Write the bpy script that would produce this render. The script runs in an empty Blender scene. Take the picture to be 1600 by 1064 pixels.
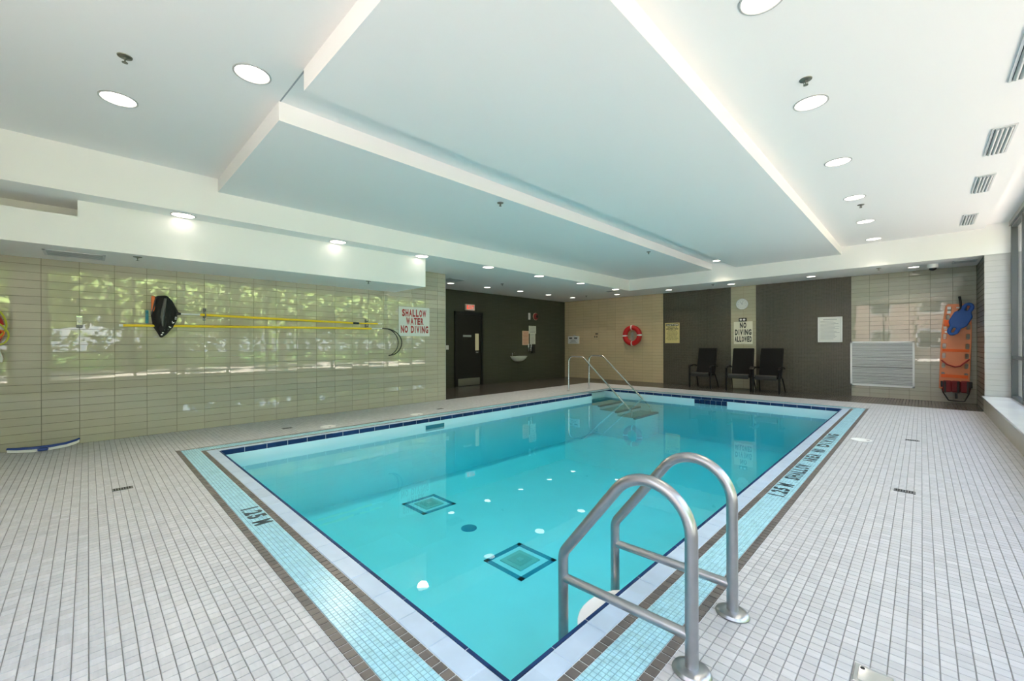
import bpy, bmesh, math, random
import numpy as np
from mathutils import Vector, Matrix
random.seed(7); rng = np.random.default_rng(7)
SC = bpy.context.scene
COL = SC.collection
PI = math.pi

# ------------------------------------------------------------------ camera
YAW, ROLL, FPX, PCY, CAMH = math.radians(44.502), math.radians(-0.168), 651.12, 537.33, 1.3
_f = Vector((-math.sin(YAW), math.cos(YAW), 0)); _r0 = Vector((math.cos(YAW), math.sin(YAW), 0)); _u0 = Vector((0, 0, 1))
_r = math.cos(ROLL) * _r0 + math.sin(ROLL) * _u0; _u = -math.sin(ROLL) * _r0 + math.cos(ROLL) * _u0
cam_data = bpy.data.cameras.new('camera'); cam = bpy.data.objects.new('camera', cam_data); COL.objects.link(cam)
cam_data.sensor_width = 36; cam_data.lens = 36 * FPX / 1600; cam_data.shift_y = (PCY - 532) / 1600
cam_data.clip_start = 0.05; cam_data.clip_end = 500
M = Matrix((( _r.x, _u.x, -_f.x, 0), (_r.y, _u.y, -_f.y, 0), (_r.z, _u.z, -_f.z, CAMH), (0, 0, 0, 1)))
cam.matrix_world = M
SC.camera = cam

# ------------------------------------------------------------------ world, sun, exposure
SKY_STRENGTH, SUN_ENERGY, LAMP_STRENGTH, SPOT_POWER = 2.3, 50.0, 4.5, 66.0
SC.view_settings.view_transform = 'Standard'; SC.view_settings.look = 'None'
SC.view_settings.gamma = 1.0; SC.view_settings.use_curve_mapping = False
SC.view_settings.exposure = 0.24
world = bpy.data.worlds.new('sky'); SC.world = world; world.use_nodes = True
wn = world.node_tree; wn.nodes.clear()
sky = wn.nodes.new('ShaderNodeTexSky'); sky.sky_type = 'NISHITA'; sky.sun_disc = False
sky.sun_elevation = math.radians(48); sky.sun_rotation = math.radians(250); sky.air_density = 1.0; sky.dust_density = 2.0; sky.ozone_density = 0.6
bg = wn.nodes.new('ShaderNodeBackground'); bg.inputs[1].default_value = SKY_STRENGTH
wo = wn.nodes.new('ShaderNodeOutputWorld')
hz = wn.nodes.new('ShaderNodeMix'); hz.data_type = 'RGBA'; hz.inputs[0].default_value = .72; hz.inputs[7].default_value = (1.66, 1.86, 2.06, 1)   # bright thin cloud over the blue
wn.links.new(sky.outputs[0], hz.inputs[6]); wn.links.new(hz.outputs[2], bg.inputs[0]); wn.links.new(bg.outputs[0], wo.inputs[0])
sun_d = bpy.data.lights.new('sun', 'SUN'); sun_d.energy = SUN_ENERGY; sun_d.angle = math.radians(1.5); sun_d.color = (1, .95, .88)
sun = bpy.data.objects.new('sun', sun_d); COL.objects.link(sun)
# the sun stands behind the building, so it lights the trees outside and never enters the room
sun.rotation_euler = Vector((0.62, 0.25, -0.95)).to_track_quat('-Z', 'Y').to_euler()
try:
    c = SC.cycles
    c.max_bounces = 10; c.diffuse_bounces = 6; c.glossy_bounces = 5; c.transmission_bounces = 6; c.transparent_max_bounces = 16
    c.caustics_reflective = False; c.caustics_refractive = False; c.sample_clamp_indirect = 6.0; c.sample_clamp_direct = 0
    c.use_denoising = True; c.volume_bounces = 0
except Exception: pass

# ------------------------------------------------------------------ helpers: meshes and objects
class MB:
    def __init__(s): s.v = []; s.f = []
    def add(s, v, f, m=None):
        n = len(s.v)
        s.v += [tuple(m @ Vector(p)) if m is not None else tuple(p) for p in v]; s.f += [tuple(i + n for i in q) for q in f]
        return s
    def box(s, x0, x1, y0, y1, z0, z1, m=None):
        return s.add([(x0,y0,z0),(x1,y0,z0),(x1,y1,z0),(x0,y1,z0),(x0,y0,z1),(x1,y0,z1),(x1,y1,z1),(x0,y1,z1)],
                     [(0,3,2,1),(4,5,6,7),(0,1,5,4),(1,2,6,5),(2,3,7,6),(3,0,4,7)], m)
    def lathe(s, prof, n=24, m=None, close=True):
        v = []; f = []
        for (r, z) in prof:
            for k in range(n): v.append((r*math.cos(2*PI*k/n), r*math.sin(2*PI*k/n), z))
        for j in range(len(prof)-1):
            for k in range(n): f.append((j*n+k, j*n+(k+1) % n, (j+1)*n+(k+1) % n, (j+1)*n+k))
        if close:
            f.append(tuple(reversed(range(n)))); f.append(tuple((len(prof)-1)*n+k for k in range(n)))
        return s.add(v, f, m)
    def tube(s, path, r, n=10, caps=True, closed=False, m=None):
        P = [Vector(p) for p in path]; L = len(P); v = []; f = []; up = None
        for i, p in enumerate(P):
            if closed: t = P[(i+1) % L] - P[i-1]
            else: t = P[min(i+1, L-1)] - P[max(i-1, 0)]
            t.normalize()
            if up is None: up = Vector((0,0,1)) if abs(t.z) < .9 else Vector((1,0,0))
            a = t.cross(up).normalized(); b = a.cross(t).normalized(); up = b
            rr = r[i] if isinstance(r, (list, tuple)) else r
            for k in range(n): v.append(p + rr*(math.cos(2*PI*k/n)*a + math.sin(2*PI*k/n)*b))
        for j in range(L if closed else L-1):
            j2 = (j+1) % L
            for k in range(n): f.append((j*n+k, j2*n+k, j2*n+(k+1) % n, j*n+(k+1) % n))
        if caps and not closed:
            f.append(tuple(range(n))); f.append(tuple((L-1)*n+k for k in reversed(range(n))))
        return s.add(v, f, m)
    def build(s, name, mat, parent=None, smooth=False, bevel=0, seg=2, loc=None, rot=None):
        me = bpy.data.meshes.new(name); me.from_pydata([tuple(p) for p in s.v], [], s.f)
        bm = bmesh.new(); bm.from_mesh(me)
        bmesh.ops.recalc_face_normals(bm, faces=bm.faces)
        if bevel:
            es = [e for e in bm.edges if len(e.link_faces) == 2 and e.calc_face_angle(0) > 0.5]
            bmesh.ops.bevel(bm, geom=es, offset=bevel, segments=seg, profile=.5, affect='EDGES', clamp_overlap=True)
        bm.to_mesh(me); bm.free()
        if smooth:
            me.polygons.foreach_set('use_smooth', [True]*len(me.polygons))
            if hasattr(me, 'set_sharp_from_angle'): me.set_sharp_from_angle(angle=math.radians(40))
        return link(name, me, mat, parent, loc, rot)

def link(name, me, mat, parent=None, loc=None, rot=None):
    if mat is not None and not me.materials: me.materials.append(mat)
    o = bpy.data.objects.new(name, me); COL.objects.link(o)
    if parent is not None: o.parent = parent
    if loc is not None: o.location = loc
    if rot is not None: o.rotation_euler = rot
    return o
def tag(o, label=None, cat=None, group=None, kind=None):
    for k, v in (('label', label), ('category', cat), ('group', group), ('kind', kind)):
        if v: o[k] = v
    return o
def thing(name, label, cat, loc=(0,0,0), rz=0, group=None):
    o = bpy.data.objects.new(name, None); COL.objects.link(o); o.location = loc; o.rotation_euler = (0,0,rz)
    o.empty_display_size = .1
    return tag(o, label, cat, group)
def structure(o): o['kind'] = 'structure'; return o
def copy_tree(o, parent=None):
    c = o.copy(); COL.objects.link(c)
    if parent is not None: c.parent = parent
    for ch in list(o.children):
        if ch.type != 'LIGHT': copy_tree(ch, c)
    return c
def fillet(pts, R, n=8):
    P = [Vector(p) for p in pts]; out = [P[0]]
    for i in range(1, len(P)-1):
        a = (P[i-1]-P[i]).normalized(); b = (P[i+1]-P[i]).normalized()
        ang = a.angle(b); r = R[i-1] if isinstance(R, (list, tuple)) else R
        if r <= 0 or ang > PI-.01: out.append(P[i]); continue
        t = r/math.tan(ang/2); c = P[i] + (a+b).normalized()*(r/math.sin(ang/2))
        p0 = P[i]+a*t; p1 = P[i]+b*t; v0 = p0-c; v1 = p1-c; tot = v0.angle(v1); ax = v0.cross(v1).normalized()
        k = max(3, int(n*tot/1.2))
        for j in range(k+1): out.append(c + Matrix.Rotation(tot*j/k, 3, ax) @ v0)
    out.append(P[-1]); return out
def quads_mesh(name, V, F):
    me = bpy.data.meshes.new(name); n = len(F)
    me.vertices.add(len(V)); me.vertices.foreach_set('co', np.asarray(V, np.float32).ravel())
    me.loops.add(4*n); me.loops.foreach_set('vertex_index', np.asarray(F, np.int32).ravel())
    me.polygons.add(n); me.polygons.foreach_set('loop_start', np.arange(0, 4*n, 4, dtype=np.int32))
    me.polygons.foreach_set('use_smooth', np.zeros(n, bool)); me.update(calc_edges=True); me.validate(); return me
# a tile: top with small chamfer, z up; arrays of [cx, cy, w, h]
TF = np.array([(0,1,2,3),(4,5,1,0),(5,6,2,1),(6,7,3,2),(7,4,0,3)])
def tile_arrays(R, t, ch, tilt=0.0, jig=0.0):
    R = np.asarray(R, float); n = len(R); cx, cy, w, h = R.T
    V = np.zeros((n, 8, 3)); sx = np.array([-1,1,1,-1]); sy = np.array([-1,-1,1,1])
    for k in range(4):
        V[:,k,0] = cx+sx[k]*(w/2-ch); V[:,k,1] = cy+sy[k]*(h/2-ch)
        V[:,4+k,0] = cx+sx[k]*w/2;  V[:,4+k,1] = cy+sy[k]*h/2; V[:,4+k,2] = -t
    if tilt:
        a = rng.normal(0, tilt, (n,1)); b = rng.normal(0, tilt, (n,1))
        V[:,:4,2] += a*(V[:,:4,0]-cx[:,None]) + b*(V[:,:4,1]-cy[:,None])
    if jig: V[:,:4,2] += rng.uniform(-jig, 0, (n,1))
    F = (TF[None]+8*np.arange(n)[:,None,None]).reshape(-1,4)
    return V.reshape(-1,3), F
def wall_frame(V, axis, at):     # tile plane (u, z) -> wall plane; 'y': front looks to -Y; 'x': front looks to +X
    o = np.empty_like(V)
    if axis == 'y': o[:,0] = V[:,0]; o[:,1] = at - V[:,2]; o[:,2] = V[:,1]
    else: o[:,0] = at + V[:,2]; o[:,1] = V[:,0]; o[:,2] = V[:,1]
    return o
def project(p):
    d = Vector(p) - Vector((0,0,CAMH)); fw = d.dot(_f)
    if fw < .05: return None
    return 800+FPX*d.dot(_r)/fw, PCY-FPX*d.dot(_u)/fw, fw
def in_view(p, m=0):
    q = project(p); return q is not None and -m < q[0] < 1600+m and -m < q[1] < 1064+m
def shape_mesh(name, outer, holes=(), depth=.01, bevel=0.0, res=2):
    """flat outline (x, z) with holes, extruded; front at y = -depth, back at y = 0"""
    cu = bpy.data.curves.new(name, 'CURVE'); cu.dimensions = '2D'; cu.fill_mode = 'BOTH'
    for pts in [outer]+list(holes):
        sp = cu.splines.new('POLY'); sp.points.add(len(pts)-1); sp.use_cyclic_u = True
        for i, (x, z) in enumerate(pts): sp.points[i].co = (x, z, 0, 1)
    cu.extrude = max(depth/2-bevel, .0005); cu.bevel_depth = bevel; cu.bevel_resolution = res; cu.offset = -bevel
    return curve_mesh(name, cu, Matrix.Translation((0,-depth/2,0)) @ Matrix.Rotation(PI/2, 4, 'X'))
def curve_mesh(name, cu, m):
    ob = bpy.data.objects.new('tmp', cu); COL.objects.link(ob)
    dg = bpy.context.evaluated_depsgraph_get(); dg.update()
    me = bpy.data.meshes.new_from_object(ob.evaluated_get(dg)); me.name = name
    bpy.data.objects.remove(ob); bpy.data.curves.remove(cu)
    me.materials.clear(); me.transform(m); return me
_tc = {}
def text_raw(s, bold=0.0):
    if (s, bold) in _tc: return _tc[(s, bold)]
    cu = bpy.data.curves.new('t', 'FONT'); cu.body = s; cu.size = 1; cu.resolution_u = 3; cu.offset = bold; cu.fill_mode = 'FRONT'
    me = curve_mesh('t', cu, Matrix.Identity(4))
    V = np.empty(len(me.vertices)*3); me.vertices.foreach_get('co', V); V = V.reshape(-1,3)
    F = [tuple(p.vertices) for p in me.polygons]; bpy.data.meshes.remove(me)
    lo = V.min(0); hi = V.max(0); V = (V-lo)/np.maximum(hi-lo, 1e-6)
    _tc[(s, bold)] = (V, F, (hi-lo)[0]/(hi-lo)[1]); return _tc[(s, bold)]
def add_text(mb, s, x0, x1, z0, z1, y, bold=0.02):
    V, F, _ = text_raw(s, bold)
    return mb.add([(x0+(x1-x0)*a, y, z0+(z1-z0)*b) for a, b, _c in V], F)

CWID = {'1': .55, 'I': .42, 'M': 1.25, 'W': 1.3}
def add_cells(mb, st, x0, x1, z0, z1, y, bold=.06, gap=.17):
    ws = [CWID.get(q, 1.0) if q != ' ' else .6 for q in st]; u = (x1-x0)/(sum(ws)+gap*(len(ws)-1)); x = x0
    for q, w_ in zip(st, ws):
        if q == 'I': mb.add([(x+.12*u,y,z0),(x+(w_-.06)*u,y,z0),(x+(w_-.06)*u,y,z1),(x+.12*u,y,z1)], [(0,1,2,3)])
        elif q != ' ': add_text(mb, q, x, x+w_*u, z0, z1, y, bold)
        x += (w_+gap)*u
# ------------------------------------------------------------------ helpers: materials
def S(r, g, b): # sRGB 0-255 to linear
    return tuple(((c/255)/12.92 if c/255 <= .04045 else ((c/255+.055)/1.055)**2.4) for c in (r, g, b)) + (1,)
class NT:
    def __init__(s, name):
        s.m = bpy.data.materials.new(name); s.m.use_nodes = True; s.n = s.m.node_tree.nodes; s.l = s.m.node_tree.links; s.n.clear()
        s.out = s.n.new('ShaderNodeOutputMaterial')
    def node(s, t, **kw):
        n = s.n.new(t)
        for k, v in kw.items(): setattr(n, k, v)
        return n
    def lk(s, a, b): s.l.new(a, b)
def pbr(name, col, rough=.5, metal=0, spec=.5, var=0.0, vscale=6.0, bump=0.0, bscale=40.0, coat=0.0, emit=None, estr=0.0):
    t = NT(name); b = t.node('ShaderNodeBsdfPrincipled'); t.lk(b.outputs[0], t.out.inputs[0])
    b.inputs['Base Color'].default_value = col; b.inputs['Roughness'].default_value = rough; b.inputs['Metallic'].default_value = metal
    b.inputs['Specular IOR Level'].default_value = spec
    if coat: b.inputs['Coat Weight'].default_value = coat; b.inputs['Coat Roughness'].default_value = .05
    if emit: b.inputs['Emission Color'].default_value = emit; b.inputs['Emission Strength'].default_value = estr
    geo = t.node('ShaderNodeNewGeometry')
    if var:
        no = t.node('ShaderNodeTexNoise'); no.inputs['Scale'].default_value = vscale; no.inputs['Detail'].default_value = 4
        t.lk(geo.outputs['Position'], no.inputs['Vector'])
        mr = t.node('ShaderNodeMapRange'); mr.inputs[1].default_value = .3; mr.inputs[2].default_value = .7; mr.inputs[3].default_value = 1-var; mr.inputs[4].default_value = 1+var
        t.lk(no.outputs[0], mr.inputs[0])
        mx = t.node('ShaderNodeVectorMath', operation='SCALE'); mx.inputs[0].default_value = col[:3]; t.lk(mr.outputs[0], mx.inputs['Scale'])
        t.lk(mx.outputs[0], b.inputs['Base Color'])
    if bump:
        nb = t.node('ShaderNodeTexNoise'); nb.inputs['Scale'].default_value = bscale; nb.inputs['Detail'].default_value = 3
        t.lk(geo.outputs['Position'], nb.inputs['Vector'])
        bu = t.node('ShaderNodeBump'); bu.inputs['Strength'].default_value = bump; bu.inputs['Distance'].default_value = .01
        t.lk(nb.outputs[0], bu.inputs['Height']); t.lk(bu.outputs[0], b.inputs['Normal'])
    return t.m
def tile_mat(name, col, rough, pitch, off=(0,0,0), var=.06, streak=.05, sdir=(2,60,60), spec=.5, tint=None, coat=0.0):
    """colour picked per tile from its place on the grid, plus fine streaks"""
    t = NT(name); b = t.node('ShaderNodeBsdfPrincipled'); t.lk(b.outputs[0], t.out.inputs[0])
    b.inputs['Roughness'].default_value = rough; b.inputs['Specular IOR Level'].default_value = spec
    b.inputs['Coat Weight'].default_value = coat; b.inputs['Coat Roughness'].default_value = .008
    g = t.node('ShaderNodeNewGeometry')
    a = t.node('ShaderNodeVectorMath', operation='SUBTRACT'); a.inputs[1].default_value = off; t.lk(g.outputs['Position'], a.inputs[0])
    d = t.node('ShaderNodeVectorMath', operation='DIVIDE'); d.inputs[1].default_value = pitch; t.lk(a.outputs[0], d.inputs[0])
    f = t.node('ShaderNodeVectorMath', operation='FLOOR'); t.lk(d.outputs[0], f.inputs[0])
    w = t.node('ShaderNodeTexWhiteNoise', noise_dimensions='3D'); t.lk(f.outputs[0], w.inputs['Vector'])
    mr = t.node('ShaderNodeMapRange'); mr.inputs[3].default_value = 1-var; mr.inputs[4].default_value = 1+var; t.lk(w.outputs['Value'], mr.inputs[0])
    no = t.node('ShaderNodeTexNoise'); no.inputs['Scale'].default_value = 1; no.inputs['Detail'].default_value = 3
    sc = t.node('ShaderNodeVectorMath', operation='MULTIPLY'); sc.inputs[1].default_value = sdir; t.lk(g.outputs['Position'], sc.inputs[0]); t.lk(sc.outputs[0], no.inputs['Vector'])
    m2 = t.node('ShaderNodeMapRange'); m2.inputs[1].default_value = .3; m2.inputs[2].default_value = .7; m2.inputs[3].default_value = 1-streak; m2.inputs[4].default_value = 1+streak; t.lk(no.outputs[0], m2.inputs[0])
    mu = t.node('ShaderNodeMath', operation='MULTIPLY'); t.lk(mr.outputs[0], mu.inputs[0]); t.lk(m2.outputs[0], mu.inputs[1])
    mx = t.node('ShaderNodeMix', data_type='RGBA'); mx.inputs[6].default_value = col; mx.inputs[7].default_value = tint or col; 
    sp = t.node('ShaderNodeSeparateColor'); t.lk(w.outputs['Color'], sp.inputs[0]); t.lk(sp.outputs[1], mx.inputs[0])
    vs = t.node('ShaderNodeVectorMath', operation='SCALE'); t.lk(mx.outputs[2], vs.inputs[0]); t.lk(mu.outputs[0], vs.inputs['Scale'])
    t.lk(vs.outputs[0], b.inputs['Base Color'])
    return t.m
def mosaic_mat(name, c1, c2, grout, axis, size=.024, rough=.25, rowh=None, mortar=.08):
    """small mosaic too far away to tell its pieces apart; axis names the wall plane"""
    t = NT(name); b = t.node('ShaderNodeBsdfPrincipled'); t.lk(b.outputs[0], t.out.inputs[0])
    g = t.node('ShaderNodeNewGeometry'); s = t.node('ShaderNodeSeparateXYZ'); t.lk(g.outputs['Position'], s.inputs[0])
    c = t.node('ShaderNodeCombineXYZ'); t.lk(s.outputs['XYZ'.index(axis[0])], c.inputs[0]); t.lk(s.outputs['XYZ'.index(axis[1])], c.inputs[1])
    br = t.node('ShaderNodeTexBrick'); br.offset = 0; br.squash = 1
    br.inputs['Scale'].default_value = 1; br.inputs['Brick Width'].default_value = size; br.inputs['Row Height'].default_value = rowh or size
    br.inputs['Mortar Size'].default_value = size*mortar; br.inputs['Mortar Smooth'].default_value = .2; br.inputs['Bias'].default_value = 0
    br.inputs['Color1'].default_value = c1; br.inputs['Color2'].default_value = c2; br.inputs['Mortar'].default_value = grout
    t.lk(c.outputs[0], br.inputs['Vector']); t.lk(br.outputs['Color'], b.inputs['Base Color'])
    mr = t.node('ShaderNodeMapRange'); mr.inputs[3].default_value = rough; mr.inputs[4].default_value = .8; t.lk(br.outputs['Fac'], mr.inputs[0]); t.lk(mr.outputs[0], b.inputs['Roughness'])
    bu = t.node('ShaderNodeBump'); bu.inputs['Strength'].default_value = .25; bu.inputs['Distance'].default_value = .002; bu.invert = True
    t.lk(br.outputs['Fac'], bu.inputs['Height']); t.lk(bu.outputs[0], b.inputs['Normal'])
    return t.m
def emitter(name, col, strength):
    t = NT(name); e = t.node('ShaderNodeEmission'); e.inputs[0].default_value = col; e.inputs[1].default_value = strength
    t.lk(e.outputs[0], t.out.inputs[0]); return t.m
def clear_mat(name, tint, ior, rough=0.0, ripple=0.0, rscale=3.0, absorb=None, density=0.0):
    t = NT(name); tr = t.node('ShaderNodeBsdfTransparent'); tr.inputs[0].default_value = tint
    gl = t.node('ShaderNodeBsdfGlossy'); gl.inputs['Roughness'].default_value = rough; gl.inputs['Color'].default_value = (1,1,1,1)
    # mirror share after Schlick, the same from either side (the surface is not refracting)
    g0 = t.node('ShaderNodeNewGeometry'); dt = t.node('ShaderNodeVectorMath', operation='DOT_PRODUCT'); t.lk(g0.outputs['Incoming'], dt.inputs[0]); t.lk(g0.outputs['Normal'], dt.inputs[1])
    ab = t.node('ShaderNodeMath', operation='ABSOLUTE'); t.lk(dt.outputs['Value'], ab.inputs[0])
    om = t.node('ShaderNodeMath', operation='SUBTRACT'); om.inputs[0].default_value = 1; t.lk(ab.outputs[0], om.inputs[1])
    p5 = t.node('ShaderNodeMath', operation='POWER'); p5.inputs[1].default_value = 5; t.lk(om.outputs[0], p5.inputs[0])
    f0 = ((ior-1)/(ior+1))**2
    fr = t.node('ShaderNodeMath', operation='MULTIPLY_ADD'); fr.inputs[1].default_value = 1-f0; fr.inputs[2].default_value = f0; t.lk(p5.outputs[0], fr.inputs[0])
    mx = t.node('ShaderNodeMixShader'); t.lk(fr.outputs[0], mx.inputs[0]); t.lk(tr.outputs[0], mx.inputs[1]); t.lk(gl.outputs[0], mx.inputs[2]); t.lk(mx.outputs[0], t.out.inputs[0])
    if ripple:
        g = t.node('ShaderNodeNewGeometry'); no = t.node('ShaderNodeTexNoise'); no.inputs['Scale'].default_value = rscale; no.inputs['Detail'].default_value = 2
        t.lk(g.outputs['Position'], no.inputs['Vector'])
        bu = t.node('ShaderNodeBump'); bu.inputs['Strength'].default_value = ripple; bu.inputs['Distance'].default_value = .02
        t.lk(no.outputs[0], bu.inputs['Height']); t.lk(bu.outputs[0], gl.inputs['Normal'])
    if absorb:
        va = t.node('ShaderNodeVolumeAbsorption'); va.inputs[0].default_value = absorb; va.inputs[1].default_value = density
        t.lk(va.outputs[0], t.out.inputs['Volume'])
    return t.m

PITCH, TOFF = .3367, -.415          # left wall tiles: width and offset of the joints; rows
ROW = .1007
FT = .05                            # floor tile
MAT = dict(
 ceil=pbr('ceiling_paint', (.83,.81,.80,1), .9, spec=.2),
 bulk=pbr('bulkhead_paint', (.86,.845,.82,1), .85, spec=.2),
 white=pbr('white_paint', (.82,.82,.81,1), .5),
 floor=tile_mat('floor_tile', (.505,.497,.515,1), .42, (FT,FT,1), (0,0,.5), .085, .05, (10,70,20), tint=(.47,.475,.50,1)),
 grout=pbr('floor_grout', (.25,.25,.25,1), .9, var=.15),
 dark_floor=mosaic_mat('dark_floor_tile', (.075,.065,.055,1), (.055,.048,.04,1), (.05,.045,.04,1), 'XY', .05, .22),
 brown=tile_mat('brown_border_tile', (.135,.115,.105,1), .4, (FT,FT,1), (0,0,.5), .14, .06, (20,20,20), tint=(.10,.09,.085,1)),
 aqua=tile_mat('aqua_mosaic', (.36,.62,.70,1), .25, (.0236,.0236,1), (0,0,.5), .10, .03, (20,20,20), tint=(.34,.60,.72,1)),
 aqua_grout=pbr('aqua_grout', (.17,.30,.37,1), .9),
 lav=tile_mat('coping_tile', (.42,.53,.68,1), .35, (.25,.25,1), (0,0,.5), .04, .05, (9,9,9), tint=(.45,.55,.68,1)),
 navy=tile_mat('navy_tile', (.011,.032,.105,1), .5, (.25,.25,1), (0,0,.5), .2, .05, (20,20,20), tint=(.013,.038,.12,1), spec=.15),
 pale_grout=pbr('pale_grout', (.66,.70,.74,1), .9),
 basin=pbr('pool_plaster', (.62,.82,.90,1), .6, var=.03, vscale=1.5),
 drainframe=pbr('drain_frame_blue', (.02,.26,.40,1), .5), draincover=pbr('drain_cover', (.30,.50,.50,1), .5), drainring=pbr('drain_ring', (.24,.42,.42,1), .5),
 seatsling=pbr('grey_seat_sling', (.028,.027,.025,1), .6, bump=.3, bscale=300), stripbeige=tile_mat('narrow_strip_tile', (.42,.39,.28,1), .18, (.345,1,ROW), (.143,.5,0), .03, .03, (6,20,60)),
 blade=pbr('vent_blade', (.40,.43,.44,1), .4),
 stepwhite=pbr('step_white', (.90,.90,.90,1), .4),
 steptile=pbr('step_tile', (.08,.30,.33,1), .5),
 stripe=pbr('dark_teal_line', (.02,.16,.22,1), .5),
 sage=tile_mat('sage_wall_tile', (.46,.43,.33,1), .02, (1,PITCH,ROW), (.5,TOFF,0), .03, .02, (20,6,60), tint=(.45,.42,.33,1), coat=.9),
 sage_back=tile_mat('sage_back_tile', (.375,.365,.28,1), .02, (.345,1,ROW), (.143,.5,0), .03, .02, (6,20,60), tint=(.365,.355,.28,1), coat=.9),
 pillar=tile_mat('pale_pillar_tile', (.47,.47,.45,1), .25, (.345,1,ROW), (.143,.5,0), .02, .03, (6,20,60)),
 wall_grout=pbr('wall_grout', (.17,.165,.12,1), .9),
 pale_wall_grout=pbr('pale_wall_grout', (.40,.40,.37,1), .9),
 beige=tile_mat('beige_tile', (.58,.465,.295,1), .18, (.345,1,ROW), (.143,.5,0), .03, .03, (6,20,60), tint=(.57,.46,.30,1)),
 beige_grout=pbr('beige_grout', (.26,.22,.15,1), .9),
 dark_x=mosaic_mat('dark_mosaic_back', (.090,.078,.056,1), (.068,.059,.043,1), (.105,.097,.08,1), 'XZ', .0335, .17),
 dark_y=mosaic_mat('dark_mosaic_side', (.052,.055,.036,1), (.043,.046,.030,1), (.060,.063,.043,1), 'YZ', .30, .3, rowh=.05, mortar=.03),
 dark_side=mosaic_mat('dark_tile_side', (.11,.10,.078,1), (.10,.092,.072,1), (.085,.078,.06,1), 'YZ', .34, .3, rowh=.1007, mortar=.02),
 marble=pbr('white_marble', (.78,.78,.79,1), .12, var=.06, vscale=2.5),
 curb=tile_mat('curb_tile', (.40,.37,.29,1), .3, (1,.34,.30), (.5,0,0), .03, .03, (20,6,30)),
 alu=pbr('dark_aluminium', (.045,.055,.055,1), .4),
 glass=clear_mat('window_glass', (.955,.955,.955,1), 1.45),
 water=clear_mat('pool_water', (.97,1,1,1), 1.33, ripple=.017, rscale=5.0, absorb=(.0,.88,.93,1), density=.58),
 steel=pbr('brushed_steel', (.40,.41,.43,1), .33, metal=1, var=.05, vscale=25),
 railsteel=pbr('rail_steel', (.66,.65,.62,1), .25, metal=1),
 chrome=pbr('chrome', (.8,.8,.8,1), .08, metal=1),
 plate=pbr('steel_plate', (.42,.42,.38,1), .3, metal=.9),
 drain=pbr('drain_grey', (.16,.165,.17,1), .4, metal=.6), drain_hole=pbr('drain_dark', (.02,.02,.02,1), .8),
 black=pbr('black_paint', (.006,.006,.006,1), .35), sling=pbr('black_sling', (.009,.0085,.008,1), .8, spec=.2, bump=.3, bscale=300), frame=pbr('black_frame', (.006,.0055,.005,1), .5, spec=.25),
 door=pbr('black_door', (.008,.0085,.007,1), .3),
 red=pbr('signal_red', (.48,.012,.012,1), .45), ringred=pbr('ring_red', (.50,.010,.012,1), .4), wht=pbr('plain_white', (.78,.78,.77,1), .5), offwhite=pbr('off_white', (.66,.66,.58,1), .5),
 signtext=pbr('sign_red_print', (.38,.022,.02,1), .5), markblack=pbr('tile_black', (.02,.045,.06,1), .4), signblack=pbr('sign_black_print', (.02,.018,.015,1), .5), signboard=pbr('sign_white', (.74,.74,.71,1), .4), signcream=pbr('sign_cream', (.72,.69,.56,1), .4), signyellow=pbr('sign_yellow', (.62,.52,.23,1), .4),
 peach=pbr('peach_paper', (.72,.50,.36,1), .7), paper=pbr('paper', (.66,.68,.60,1), .7), greyprint=pbr('grey_print', (.33,.34,.36,1), .7), redprint=pbr('dull_red_print', (.45,.15,.10,1), .7),
 yellow=pbr('yellow_pole', (.84,.62,.02,1), .35), net=pbr('black_net', (.010,.010,.009,1), .7, bump=.6, bscale=160), netgrey=pbr('grey_net', (.12,.12,.11,1), .6), orange=pbr('orange_plastic', (.75,.16,.025,1), .4),
 boardor=pbr('orange_board', (.74,.25,.105,1), .4), strapor=pbr('orange_strap', (.85,.13,.01,1), .5), strapred=pbr('red_strap', (.36,.02,.015,1), .6), bag=pbr('dark_red_fabric', (.20,.012,.016,1), .6, bump=.4, bscale=30), blue=pbr('blue_foam', (.008,.085,.36,1), .45), bluebrush=pbr('blue_plastic', (.012,.045,.24,1), .35), lime=pbr('lime_rope', (.45,.48,.04,1), .6), cyanhook=pbr('cyan_hook', (.02,.25,.36,1), .4),
 rope=pbr('grey_rope', (.34,.36,.32,1), .7), porcelain=pbr('white_porcelain', (.72,.74,.66,1), .15),
 lens=emitter('lamp_glow', (1,.94,.82,1), LAMP_STRENGTH), trim=pbr('lamp_trim', (.42,.42,.41,1), .4), can=pbr('lamp_can', (.8,.78,.72,1), .25),
 exitred=emitter('exit_red', (1,.10,.06,1), 1.1), exitwhite=pbr('exit_face', (.75,.55,.5,1), .4), litpane=emitter('lit_corridor_pane', (.42,.40,.22,1), .55),
 grille=pbr('grille_metal', (.42,.44,.44,1), .35, metal=.7), grille_dark=pbr('grille_shadow_gap', (.06,.06,.06,1), .8), ventgrey=pbr('vent_grey', (.40,.43,.43,1), .6), louver=pbr('louver_white', (.62,.63,.63,1), .45),
 sprinkler=pbr('sprinkler_metal', (.20,.20,.17,1), .35, metal=.8),
 paving=pbr('pale_paving', (.52,.47,.42,1), .85, var=.08, vscale=1.2), lawn=pbr('lawn', (.10,.19,.03,1), .95, var=.3, vscale=2.0), bark=pbr('bark', (.030,.025,.020,1), .9, var=.3), leaf=pbr('leaf', (.27,.37,.11,1), .7, var=.4, vscale=1.6), leaf2=pbr('leaf_dark', (.14,.21,.06,1), .7, var=.4, vscale=1.6), brick=pbr('pinkish_brick', (.56,.40,.34,1), .9, var=.1), roofm=pbr('roof', (.12,.11,.10,1), .9), pane_dark=pbr('dark_pane', (.05,.06,.07,1), .1),
)

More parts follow.
